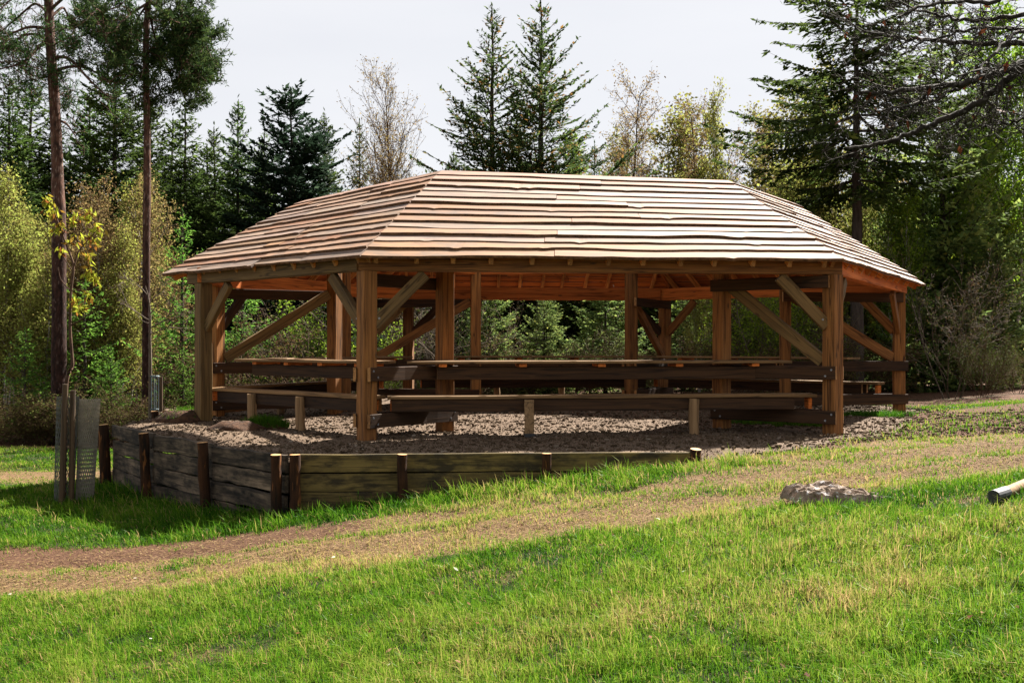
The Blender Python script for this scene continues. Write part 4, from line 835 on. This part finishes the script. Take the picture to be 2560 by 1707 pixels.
# the skyline, left to right
for a in [
 ('spruce3', 20, 33, 170, 1.15, .3, 'tall dark spruce at the left edge behind the thicker pine'),
 ('spruce2', 120, 38, 250, 1.2, 1.3, 'dark spruce filling the gap right behind the thicker pine trunk'),
 ('spruce3', 262, 34, 40, 1.0, 2.2, 'tallest left spruce, its grey trunk showing between the two pines'),
 ('spruce', 345, 40, 215, 1.2, 3.0, 'dark spruce directly behind the slim pine trunk'),
 ('spruce2', 425, 36, 225, 1.15, 4.1, 'dark spruce right of the slim pine under its heavy bough'),
 ('spruce', 492, 42, 290, 1.1, 5.0, 'short dark spruce between two taller ones left of the roof'),
 ('spruce', 546, 38, 228, .95, .9, 'slim pointed spruce rising above the left roof slope'),
 ('spruce2', 606, 44, 300, 1.0, 1.9, 'low dark spruce tucked between the slim spruce and the blue fir'),
 ('fir', 668, 37, 208, 1.2, 2.6, 'broad blue green fir with a bushy top above the left roof slope'),
 ('spruce', 745, 39, 258, .9, 3.6, 'narrow spruce right of the broad blue green fir'),
 ('spruce2', 826, 42, 280, .75, 4.6, 'small dark narrow spruce left of the bare brown birch'),
 ('birch_bare', 912, 33, 190, .95, .4, 'bare brown birch with fanning twigs above the roof left of the paired firs'),
 ('douglas', 1131, 33, 6, 1.1, .2, 'left of two cone bearing firs rising behind the roof ridge'),
 ('douglas2', 1243, 32, -12, 1.15, 1.7, 'right and taller of two cone bearing firs behind the roof ridge'),
 ('spruce', 1040, 41, 345, .8, 1.1, 'low spruce top peeping over the roof left of the paired firs'),
 ('spruce2', 1365, 42, 330, 1.0, 2.1, 'low dark spruce over the roof right of the paired firs'),
 ('birch_green', 1300, 36, 345, .8, 3.3, 'bright yellow green crown glowing low behind the right paired fir'),
 ('birch_bare2', 1487, 34, 208, 1.1, 1.2, 'bare grey brown birch standing over the roof right of the paired firs'),
 ('birch_bare2', 1572, 36, 262, 1.0, 4.4, 'brown birch with a hint of green between two thinner birches over the roof'),
 ('birch_yellow', 1638, 35, 258, .62, .8, 'slender pale green birch above the right end of the ridge'),
 ('birch_yellow', 1420, 40, 345, .9, 2.8, 'small olive birch low over the roof between firs and birches'),
 ('spruce', 1668, 39, 395, .8, 3.9, 'small dark green spruce at the right end of the ridge'),
 ('birch_bare2', 1735, 34, 300, .9, 5.1, 'brown twiggy birch right of the ridge end'),
 ('birch_yellow', 1800, 30, 265, 1.25, 2.2, 'yellow green birch under the long boughs of the big dark fir'),
 ('birch_yellow', 1905, 30.5, 226, 1.2, 5.5, 'tallest yellow green birch beside the big dark fir trunk'),
 ('bigdouglas', 1968, 25.5, -130, 1.22, .55, 'big dark fir with long boughs reaching left over the sky'),
 ('birch_yellow2', 1830, 27.5, 430, 1.3, .5, 'round fresh green young birch above the right roof slope'),
 ('birch_yellow2', 1935, 28, 440, 1.2, 2.5, 'pale green young birch thicket behind the right roof slope'),
 ('birch_bare2', 2075, 36, 190, .9, 1.5, 'brown leafless birch between the two dark conifers on the right'),
 ('nearspruce', 2165, 28, -20, .72, 3.4, 'dark conifer on the right behind the bare overhanging branches'),
 ('nearspruce', 2010, 34, 330, .9, 2.0, 'mid green spruce right of the roof with drooping boughs'),
 ('birch_green', 2330, 30, 60, .95, .7, 'bright lime green birch along the right edge'),
 ('birch_green', 2255, 30, 250, .8, 2.7, 'lime green birch half hidden behind the dark right conifer'),
 ('nearspruce', 2120, 27.5, 440, .95, 4.0, 'lower dark spruce beside the far right post'),
 ('nearspruce', 2290, 26.5, 520, .9, 5.2, 'shadowed spruce at the right edge under the lime birch'),
 ('spruce2', 2235, 38, 120, 1.0, .6, 'tall dark spruce behind the lime birches at right'),
 ('birch_yellow', 1535, 37, 300, 1.3, 2.0, 'broad olive birch low between the bare birches over the roof'),
 ('birch_bare2', 1450, 38, 290, 1.2, 3.0, 'faint brown birch behind the bare birch right of the paired firs'),
 ('birch_yellow', 1600, 38, 290, 1.2, 5.0, 'olive birch behind the slender pale birch over the roof'),
 ('birch_bare2', 1690, 37, 330, 1.2, .9, 'brown olive birch low beyond the right end of the ridge'),
 ('birch_yellow', 1760, 36, 300, 1.3, 3.7, 'olive birch merging into the yellow birches at the right'),
 ('spruce', 70, 37, 190, 1.4, 2.2, 'full dark spruce left of the thicker pine trunk'),
 ('spruce3', 205, 38, 200, 1.3, 4.0, 'full dark spruce between the two pine trunks'),
 ('spruce', 395, 41, 270, 1.3, 1.4, 'full dark spruce right behind the slim pine'),
 ('birch_green', 2200, 28, 330, 1.0, 4.2, 'fresh green birch right of the dark conifer under the oak branches'),
 ('birch_green', 2060, 27, 420, .9, 1.2, 'low fresh green birch behind the far right post'),
 ]:
    k, xd, y, top, wd, r_, lb = a; plant(k, xd, y, top, wide=wd, rot_=r_, label=lb)
# middle layer on the left, in front of the dark spruces
for a in [
 ('birch_yellow2', 55, 25, 450, .95, .4, 'yellow green young birch clump at the left edge'),
 ('birch_yellow2', 5, 26.5, 520, 1.0, 2.9, 'yellow green young birch cut by the left edge of the picture'),
 ('birch_yellow2', 118, 27.5, 540, .95, 4.7, 'yellowish young birch behind the thicker pine trunk'),
 ('birch_brown', 215, 25.5, 470, .95, .9, 'tan brown young birch between the two pine trunks'),
 ('birch_brown', 292, 26, 450, .95, 2.3, 'reddish brown young birch just left of the slim pine'),
 ('birch_yellow2', 262, 24.5, 560, .95, 3.7, 'olive young birch in front of the tan birches between the pines'),
 ('birch_brown', 372, 28, 540, .9, 5.3, 'brown young birch behind the slim pine trunk'),
 ('birch_brown', 160, 27, 500, 1.0, 1.9, 'tan young birch just right of the thicker pine trunk'),
 ('birch_yellow2', 330, 27, 470, 1.0, 4.9, 'olive tan birch peeping left of the slim pine trunk'),
 ('birch_yellow2', 90, 24, 620, 1.1, 2.4, 'low yellow green birch clump left of the thicker pine'),
 ('larch', 418, 24, 485, .85, .2, 'bright green larch between the slim pine and the roof corner'),
 ('larch', 555, 25, 560, 1.0, 2.0, 'bright green larch seen through the left bay under the roof'),
 ('larch', 500, 27, 600, 1.0, 4.4, 'green larch behind the leftmost posts'),
 ('hemlock', 58, 22.8, 755, .95, .5, 'fresh green young conifer with drooping sprays at the lower left edge'),
 ('hemlock', 195, 23.5, 640, .95, 1.6, 'fresh green young conifer behind the leafy sapling'),
 ('hemlock', 255, 23.2, 800, 1.0, 3.0, 'low fresh green conifer just right of the leafy sapling'),
 ('hemlock', 420, 22.6, 800, .8, 4.1, 'low green conifer behind the metal caged sapling'),
 ]:
    k, xd, y, top, wd, r_, lb = a; plant(k, xd, y, top, wide=wd, rot_=r_, label=lb)
# seen through and beside the shelter
for a in [
 ('bush_bare', 700, 25.5, 660, 1.2, .3, 'tangled brown bush seen through the left bay'),
 ('bush_brush', 620, 23.5, 760, 1.3, 1.3, 'low brown bush under the long left diagonal brace'),
 ('bush_green', 735, 26.5, 700, 1.1, 2.3, 'yellow budding bush just left of the left inner posts'),
 ('bush_bare', 890, 26, 640, 1.2, 3.3, 'bare twiggy bush behind the left front corner post'),
 ('bush_bare', 1000, 25, 640, 1.2, 4.3, 'pale bare branched bush seen between the inner posts'),
 ('bush_green', 860, 25, 760, 1.0, 5.0, 'small yellow green bush behind the left front post'),
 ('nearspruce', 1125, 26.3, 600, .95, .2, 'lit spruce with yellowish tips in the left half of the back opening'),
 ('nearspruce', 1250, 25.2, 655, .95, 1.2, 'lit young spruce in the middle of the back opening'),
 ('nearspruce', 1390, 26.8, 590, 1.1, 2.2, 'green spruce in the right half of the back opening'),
 ('spruce', 1180, 35, 430, 1.2, 3.1, 'shadowed spruce filling the back opening behind the lit ones'),
 ('spruce', 1330, 36, 430, 1.2, 4.1, 'dark spruce deep in the middle of the back opening'),
 ('spruce2', 1500, 34, 440, 1.2, 5.1, 'dark spruce behind the back right post'),
 ('birch_yellow', 1605, 27, 560, .7, 1.1, 'thin pale stemmed birch behind the back right post'),
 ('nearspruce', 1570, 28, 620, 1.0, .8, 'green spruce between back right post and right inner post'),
 ('bush_green', 1730, 25.5, 660, 1.25, 2.9, 'leafy budding bush right of the right inner front post'),
 ('bush_green', 1830, 26.5, 650, 1.2, 4.9, 'leafy budding bush behind the long right diagonal brace'),
 ('bush_bare', 1900, 25, 690, 1.0, .9, 'grey twigged bush behind the right front corner post'),
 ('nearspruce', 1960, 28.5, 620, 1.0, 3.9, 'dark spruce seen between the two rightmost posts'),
 ('bush_bare', 2185, 22.8, 560, .8, 1.9, 'grey stemmed budding bush right of the shelter'),
 ('broom', 2255, 22.3, 770, 1.0, .4, 'rounded olive broom bush at the forest edge on the right'),
 ('bush_brush', 2335, 23.4, 800, 1.0, 1.4, 'brown bush at the right edge beside the broom'),
 ]:
    k, xd, y, top, wd, r_, lb = a; plant(k, xd, y, top, wide=wd, rot_=r_, label=lb)
# low brush along the forest edge, and a second row of spruces deep in the wood
rs = RS(77)
for i, xd in enumerate(list(range(-90, 560, 52)) + list(range(560, 2000, 110))):
    y = (21.3 if xd < 470 else 24.6) + rs.rand() * 1.2
    plant('bush_brush' if rs.rand() < .75 else 'broom', xd + rs.uniform(-15, 15), y, hgt=(1.0 if xd < 470 else 1.3) * rs.uniform(.75, 1.3), wide=1.5, rot_=rs.rand() * 6,
          label='low brown brush tangled along the foot of the forest edge', group='low brush along the forest edge')
for i in range(46):
    xd = -260 + i * 62 + rs.uniform(-20, 20); y = 46 + rs.rand() * 12
    tp = 430 if 780 < xd < 1750 else 330
    plant(('spruce', 'spruce2', 'spruce3')[i % 3], xd, y, tp + rs.uniform(-20, 60), wide=1.5, rot_=rs.rand() * 6, label='dark spruce deep in the wood behind the front rows', group='spruces deep in the wood')
for i in range(24):
    xd = -150 + i * 24 if i < 12 else 1780 + (i - 12) * 55; y = 36 + rs.rand() * 4
    plant(('spruce2', 'spruce')[i % 2], xd, y, 470 + rs.uniform(-40, 60), wide=1.6, rot_=rs.rand() * 6, label='dark understorey spruce in the shade between taller trees', group='understorey spruces')

# two tall pines on the left, limb by limb
def zl(pts, y, rs, dj=.5):       # a limb traced on the photograph's enlarged top left corner, given its own depth
    o = []; dy = 0; sg = rs.choice([-1, 1]) * dj
    for i, (a, b_) in enumerate(pts):
        yy = y + sg * i / max(1, len(pts) - 1) * (1 + .4 * rs.rand()); o.append((at(a * .33407, yy), yy, at_z(b_ * .33407, yy)))
    return np.array(o)
def smooth_line(p, n=4):
    t = np.arange(len(p)); tt = np.linspace(0, len(p) - 1, (len(p) - 1) * n + 1); q = np.stack([np.interp(tt, t, p[:, k]) for k in range(3)], -1)
    for _ in range(2): q[1:-1] = (q[:-2] + 2 * q[1:-1] + q[2:]) / 4
    return q
PTW = dict(seg=(.16, .10, .09), jit=(.22, .25, .25), up=(-.02, .02, .08), tap=.3, sides=(4, 3, 3), nc=(5, 4), s0=(.25, .3), ang=(45, 45), lr=(.55, .6), ls=(.3, .3), rr=(.6, .6), max=2, rmin=.004)
def tufts(cm, pts, rs, n=12, ln=.11, w=.011, sp=.03):
    pts = np.repeat(np.asarray(pts), n, 0) + rs.randn(len(pts) * n, 3) * sp; d = norm(rs.randn(len(pts), 3) + np.array([0, 0, .35])); s = (.6 + .6 * rs.rand(len(pts)))[:, None]
    wv = norm(np.cross(d, rs.randn(len(pts), 3))); diamonds(cm, pts + d * ln * .5 * s, d * ln * .5 * s, wv * w * s, np.clip(rs.rand(len(pts)) * .9, 0, 1))
def pine(name, label, trunk, rad, limbs, y, seed, dens, extra=(), nn=12, up=0.0):
    rs = RS(seed); tp = np.array([(at(a * .33407, y), y, at_z(b_ * .33407, y)) for a, b_ in trunk]); z0 = float(terrain(tp[0][0], y)); tp[0, 2] = z0 - .1
    root = empty(name, (tp[0][0], y, z0), label, 'pine tree'); og = np.array(root.location)
    tm, cm = MB(), MB(); tpl = smooth_line(tp, 5); tt = np.linspace(0, 1, len(tpl)); rr = np.interp(tt, np.linspace(0, 1, len(rad)), rad)
    # carry the trunk on above the picture
    topp = tpl[-1]; ab = np.array([topp + np.array([.05 * i, 0, 1.1 + .8 * i]) for i in range(1, 5)]); tpl = np.vstack([tpl, ab]); rr = np.concatenate([rr, rr[-1] * np.linspace(.9, .3, 4)])
    tube(tm, tpl - og, rr * (1 + (rs.rand(len(rr)) - .5) * .08), 12)
    tips = []
    for lb, r0, dn in limbs:
        p = smooth_line(zl(lb, y, rs, .8), 4) - og; tube(tm, p, np.linspace(r0, r0 * .35, len(p)), 6)
        k = int(len(p) * dn * .38)
        for i in range(k):
            f = rs.uniform(.3, 1) * (len(p) - 1.01); j_ = int(f); q = p[j_] + (p[j_ + 1] - p[j_]) * (f - j_); d = norm(norm(p[j_ + 1] - p[j_]) * .6 + rs.randn(3) * .8)
            grow(tm, q, d, rs.uniform(.5, 1.1), r0 * .28, 0, PTW, rs, tips)
    if tips: tufts(cm, np.array(tips)[rs.rand(len(tips)) < dens], rs, nn)
    for (cx0, cy0, rx, ry, rz, m_) in extra:      # boughs seen only as masses of tufts on their own twigs
        tips2 = []
        for i in range(m_):
            v = rs.randn(3); v = v / np.linalg.norm(v) * rs.rand() ** .4; q = np.array([at((cx0 + v[0] * rx) * .33407, y), y + v[1] * rz, at_z((cy0 + v[2] * ry) * .33407, y)]) - og
            grow(tm, q, norm(rs.randn(3) + np.array([0, 0, .2])), rs.uniform(.3, .6), .010, 1, PTW, rs, tips2)
        tufts(cm, np.array(tips2), rs, nn)
    # crown above the frame
    tips3 = []
    for i in range(10):
        q = ab[rs.randint(4)] - og; a = rs.rand() * 6.28; grow(tm, q, norm(np.array([math.cos(a), math.sin(a), .35])), rs.uniform(1.2, 2.2), .03, 0, dict(PTW, seg=(.3, .15, .1), nc=(7, 4)), rs, tips3)
    tufts(cm, np.array(tips3), rs, nn)
    tm.build('trunk', M_PTRUNK, root, smooth=True); cm.build('crown', M_PINE, root); return root
pine('pine_tree', 'thicker tall pine with bare arching limbs at far left', [(405, 3000), (405, 1560), (395, 1300), (388, 1000), (372, 700), (350, 400), (338, 200), (330, 0), (330, -120)], [.155, .14, .115, .105, .098, .09, .085],
     [([(320, 195), (200, 180), (100, 220), (0, 270), (-90, 330)], .035, 1.5), ([(330, 290), (260, 230), (150, 240), (95, 300), (85, 420)], .035, 1.3), ([(320, 285), (250, 330), (200, 400), (100, 450), (0, 475)], .04, 1.6),
      ([(375, 395), (450, 390), (520, 440), (600, 540), (720, 650)], .042, .5), ([(380, 485), (480, 455), (580, 460), (680, 510), (760, 580)], .036, .6), ([(405, 830), (450, 845), (480, 880), (510, 930)], .03, .3),
      ([(330, 90), (240, 10), (150, 90), (60, 170), (-40, 250)], .03, 1.6), ([(355, 110), (430, 40), (460, 100), (475, 170), (520, 230)], .03, 1.8), ([(350, 60), (480, -60), (600, 10), (700, 90)], .035, 1.5), ([(340, 330), (440, 260), (520, 270), (560, 330)], .02, 1.5),
      ([(200, 400), (160, 500), (240, 520), (330, 570)], .02, 2.0), ([(390, 670), (440, 630), (500, 620)], .014, 1.2), ([(330, 20), (200, -90), (90, -20), (0, 60)], .03, 1.8)], 22, 41, .34,
     extra=[(30, 120, 110, 160, .9, 6), (200, 330, 150, 170, .9, 4), (480, 270, 110, 190, .9, 6), (660, 60, 80, 110, .7, 3), (130, 600, 160, 160, .9, 9), (460, 560, 70, 90, .6, 3)], nn=6)
pine('pine_tree', 'slim tall pine with a dense green bough on its right', [(1005, 2960), (1005, 1560), (1010, 1300), (1010, 1000), (1005, 700), (1000, 400), (1005, 150), (1020, 0), (1024, -120)], [.082, .078, .073, .069, .065, .06, .058],
     [([(1030, 10), (1100, 60), (1180, 160), (1250, 320), (1300, 430)], .045, 2.2), ([(1000, 30), (900, 90), (820, 160), (780, 220)], .03, 2.0), ([(1005, 40), (950, 110), (930, 200), (850, 250)], .028, 1.8),
      ([(1030, 100), (1050, 220), (1100, 380), (1180, 540), (1190, 640)], .026, 1.6), ([(1010, 400), (985, 450), (970, 530)], .014, 1.0)], 22, 42, .6,
     extra=[(1220, 90, 90, 100, .8, 22), (1320, 260, 90, 130, .8, 36), (1330, 440, 80, 130, .8, 34), (1290, 590, 80, 90, .7, 16), (750, 150, 80, 70, .7, 13), (770, 300, 60, 100, .7, 7), (1130, 500, 60, 130, .6, 6), (930, 330, 50, 120, .5, 3), (1140, 180, 60, 50, .6, 6)], nn=13)

# leafy sapling in its guard
def line_tree(name, label, y, stems, cat, bark, leafpts=None, leafmat=None, lsz=.11, seed=1, twigs=None):
    rs = RS(seed); tm = MB(); first = None
    for pts, r0, r1 in stems:
        p = np.array([(at(a, y + dy), y + dy, at_z(b_, y + dy)) for a, b_, dy in pts])
        if first is None: first = p[0].copy(); first[2] = float(terrain(first[0], y)); root = empty(name, first, label, cat); p[0, 2] = first[2] - .05
        q = smooth_line(p - first, 4); tube(tm, q, np.linspace(r0, r1, len(q)), 6)
    tips = []
    if twigs:
        for (a, b_, dy, dx, dz, Ln) in twigs: grow(tm, np.array([at(a, y + dy), y + dy, at_z(b_, y + dy)]) - first, norm(np.array([dx, rs.randn() * .4, dz])), Ln, .008, 0, dict(PTW, seg=(.15, .1, .08), jit=(.1, .12, .15)), rs, tips)
    tm.build('trunk', bark, root, smooth=True)
    if leafpts:
        c = []
        for a, b_, dy, n, sp in leafpts: c.append(np.array([at(a, y + dy), y + dy, at_z(b_, y + dy)]) - first + rs.randn(n, 3) * sp)
        c = np.concatenate(c); n = len(c); d = norm(rs.randn(n, 3) * .7 + np.array([.2, 0, -.75])); w = norm(np.cross(d, rs.randn(n, 3))); s = (.6 + .6 * rs.rand(n))[:, None] * lsz * 1.15
        cm = MB(); diamonds(cm, c + d * s * .4, d * s * .5, w * s * .20, rs.rand(n)); cm.build('leaves', leafmat, root)
    elif tips:
        leaves(np.array(tips), 1, .035, .5, .02, rs).build('leaves', M_BRUSH, root)
    return root
K = .36357 / 1.08844; zz_ = lambda a, b_, dy=0: (a * K, 570 / 1.08844 + b_ * K, dy)
M_CHERRY = mat_leaf('young_cherry_leaves', [(0, (.20, .08, .02)), (.2, (.22, .15, .02)), (.5, (.22, .26, .025)), (1, (.34, .40, .04))], .5, gain=1.0)
line_tree('sapling', 'leafy young sapling with yellow and coppery leaves growing from the netted guard', 13.6,
  [([zz_(440, 1900), zz_(450, 1300), zz_(455, 1030), zz_(500, 950), zz_(495, 880), zz_(480, 700), zz_(485, 430), zz_(510, 260), zz_(480, 180), zz_(430, 50), zz_(390, -60), zz_(345, -190)], .028, .007),
   ([zz_(480, 430), zz_(410, 350), zz_(400, 270)], .008, .003), ([zz_(485, 670), zz_(570, 625), zz_(640, 575), zz_(720, 470)], .010, .003), ([zz_(575, 610), zz_(580, 540), zz_(580, 460)], .006, .003),
   ([zz_(485, 430), zz_(570, 430), zz_(660, 400)], .008, .003), ([zz_(500, 300), zz_(440, 210), zz_(430, 170)], .008, .004), ([zz_(510, 260), zz_(535, 160), zz_(600, 90), zz_(680, 0)], .010, .004), ([zz_(430, 50), zz_(480, -60), zz_(560, -90), zz_(610, -120)], .008, .003)],
  'sapling', M_BTWIG, [(*zz_(325, -180), 34, .035), (*zz_(360, -110), 30, .04), (*zz_(400, -10), 36, .045), (*zz_(410, 150), 16, .03), (*zz_(500, -60), 34, .05), (*zz_(600, -100), 40, .045), (*zz_(670, 10), 36, .04), (*zz_(640, 90), 30, .04), (*zz_(590, 180), 24, .035),
   (*zz_(620, 300), 34, .04), (*zz_(655, 360), 24, .03), (*zz_(610, 460), 20, .03), (*zz_(510, 500), 34, .035), (*zz_(550, 560), 26, .03), (*zz_(500, 80), 22, .05)], M_CHERRY, .085, 5)
line_tree('sapling', 'bare branching sapling in front of the slim pine inside the metal cage', 19.5,
  [([zz_(1030, 1350), zz_(1035, 900), zz_(1030, 760), zz_(1035, 600), zz_(1020, 470), zz_(1000, 400)], .035, .006),
   ([zz_(1030, 690), zz_(1100, 650), zz_(1190, 630), zz_(1275, 570)], .014, .004), ([zz_(1030, 640), zz_(940, 580), zz_(870, 520), zz_(800, 470)], .013, .004), ([zz_(1032, 730), zz_(1110, 700), zz_(1200, 660), zz_(1250, 610)], .012, .004),
   ([zz_(1030, 600), zz_(1080, 520), zz_(1140, 470)], .010, .003), ([zz_(1030, 660), zz_(980, 640), zz_(930, 590)], .008, .003), ([zz_(1035, 780), zz_(1080, 760), zz_(1110, 730)], .008, .003)], 'sapling', M_GREYT,
  twigs=[(*zz_(1100, 650), .5, .5, .5), (*zz_(1190, 630), .6, .3, .4), (*zz_(940, 580), -.6, .4, .4), (*zz_(1030, 520), .3, .8, .5), (*zz_(1020, 470), -.4, .6, .5), (*zz_(870, 520), -.3, .7, .4), (*zz_(1150, 680), .6, -.1, .4)], seed=6)

# bare oak: its trunk stands out of the picture on the right, its limbs hang into it
def oak():
    rs = RS(91); K2 = .36357 / 1.08844; y0 = 4.3; S_ = .43; base = np.array([3.7, 4.7, float(terrain(3.7, 4.7))])
    root = empty('oak_tree', base, 'bare leafless oak whose dark branches hang in from the top right corner', 'oak tree')
    tm = MB(); tips = []; tube(tm, [(0, 0, -.1), (.03, 0, 1.2), (-.05, .02, 2.6), (0, 0, 4.2), (.1, 0, 6.0), (.1, .1, 8)], [.20, .17, .15, .12, .08, .03], 12)
    Z2 = lambda a, b_, y: np.array([at(1706 / 1.08844 + a * K2, y), y, at_z(b_ * K2, y)]) - base
    limbs = [([(2349, 430), (2190, 500), (2000, 560), (1800, 580), (1550, 630), (1350, 650), (1230, 640)], 2.55, -.6, .034), ([(2349, 460), (2200, 580), (2080, 680), (1900, 790), (1700, 860), (1550, 930), (1400, 980), (1250, 1010), (1120, 1015)], 2.4, .3, .036),
             ([(2349, 300), (2150, 310), (1900, 290), (1700, 280), (1550, 270), (1400, 240), (1230, 220)], 2.9, .9, .026), ([(2310, 190), (2200, 320), (2100, 420), (2040, 490), (1900, 520)], 3.0, -.9, .018), ([(2349, 800), (2250, 860), (2150, 830), (2000, 780)], 1.9, .6, .014),
             ([(2349, 90), (2150, 130), (1950, 150), (1750, 100), (1550, 60)], 3.3, .2, .024), ([(2349, -40), (2100, 20), (1850, 10), (1650, 40), (1480, 120)], 3.6, -.5, .024), ([(2349, 210), (2100, 180), (1900, 230), (1700, 260), (1500, 380)], 3.1, .5, .018),
             ([(2000, 560), (1850, 640), (1700, 700), (1500, 740), (1330, 760)], None, -.5, .015), ([(2100, 420), (2050, 560), (2080, 700), (2200, 760), (2349, 790)], None, .4, .012)]
    OT = dict(seg=(.04, .026, .022), jit=(.14, .18, .2), up=(.015, .03, .03), tap=.35, sides=(4, 3, 3), nc=(6, 4), s0=(.15, .2), ang=(42, 45), lr=(.5, .5), ls=(.4, .3), rr=(.6, .6), max=2, rmin=.0014)
    for li, (lb, hz, dy, r0) in enumerate(limbs):
        ys = y0 + dy * S_ * np.linspace(.2, 1.3, len(lb)); r0 = r0 * S_; hz = None if hz is None else hz * .72; p = np.array([Z2(a, b_, y) for (a, b_), y in zip(lb, ys)])
        if hz is not None: p = np.vstack([[0, 0, hz], (p[0] + np.array([0, 0, hz])) / 2 + np.array([0, 0, .08]), p])
        q = smooth_line(p, 5); q[1:-1] += rs.randn(len(q) - 2, 3) * .004; tube(tm, q, np.linspace(r0 * 1.35, r0 * .4, len(q)), 7)
        for i in range(15 if hz else 10):
            f = rs.uniform(.25, 1) * (len(q) - 1.01); j_ = int(f); c = q[j_] + (q[j_ + 1] - q[j_]) * (f - j_); d = norm(q[j_ + 1] - q[j_]); rv = norm(np.cross(d, rs.randn(3)))
            grow(tm, c, norm(d * .7 + rv * .75 + np.array([0, 0, .05])), rs.uniform(.25, .62) * S_, max(.0025, r0 * .22), 0, OT, rs, tips)
    tm.build('trunk', M_OAK, root, smooth=True)
    tp = np.array(tips)[rs.rand(len(tips)) < .006]; cm = leaves(tp, 1, .035, .5, .006, rs, 1.0)
    cm.build('leaves', mat_leaf('dead_leaf', [(0, (.10, .03, .015)), (1, (.20, .07, .03))], .2), root)
oak()
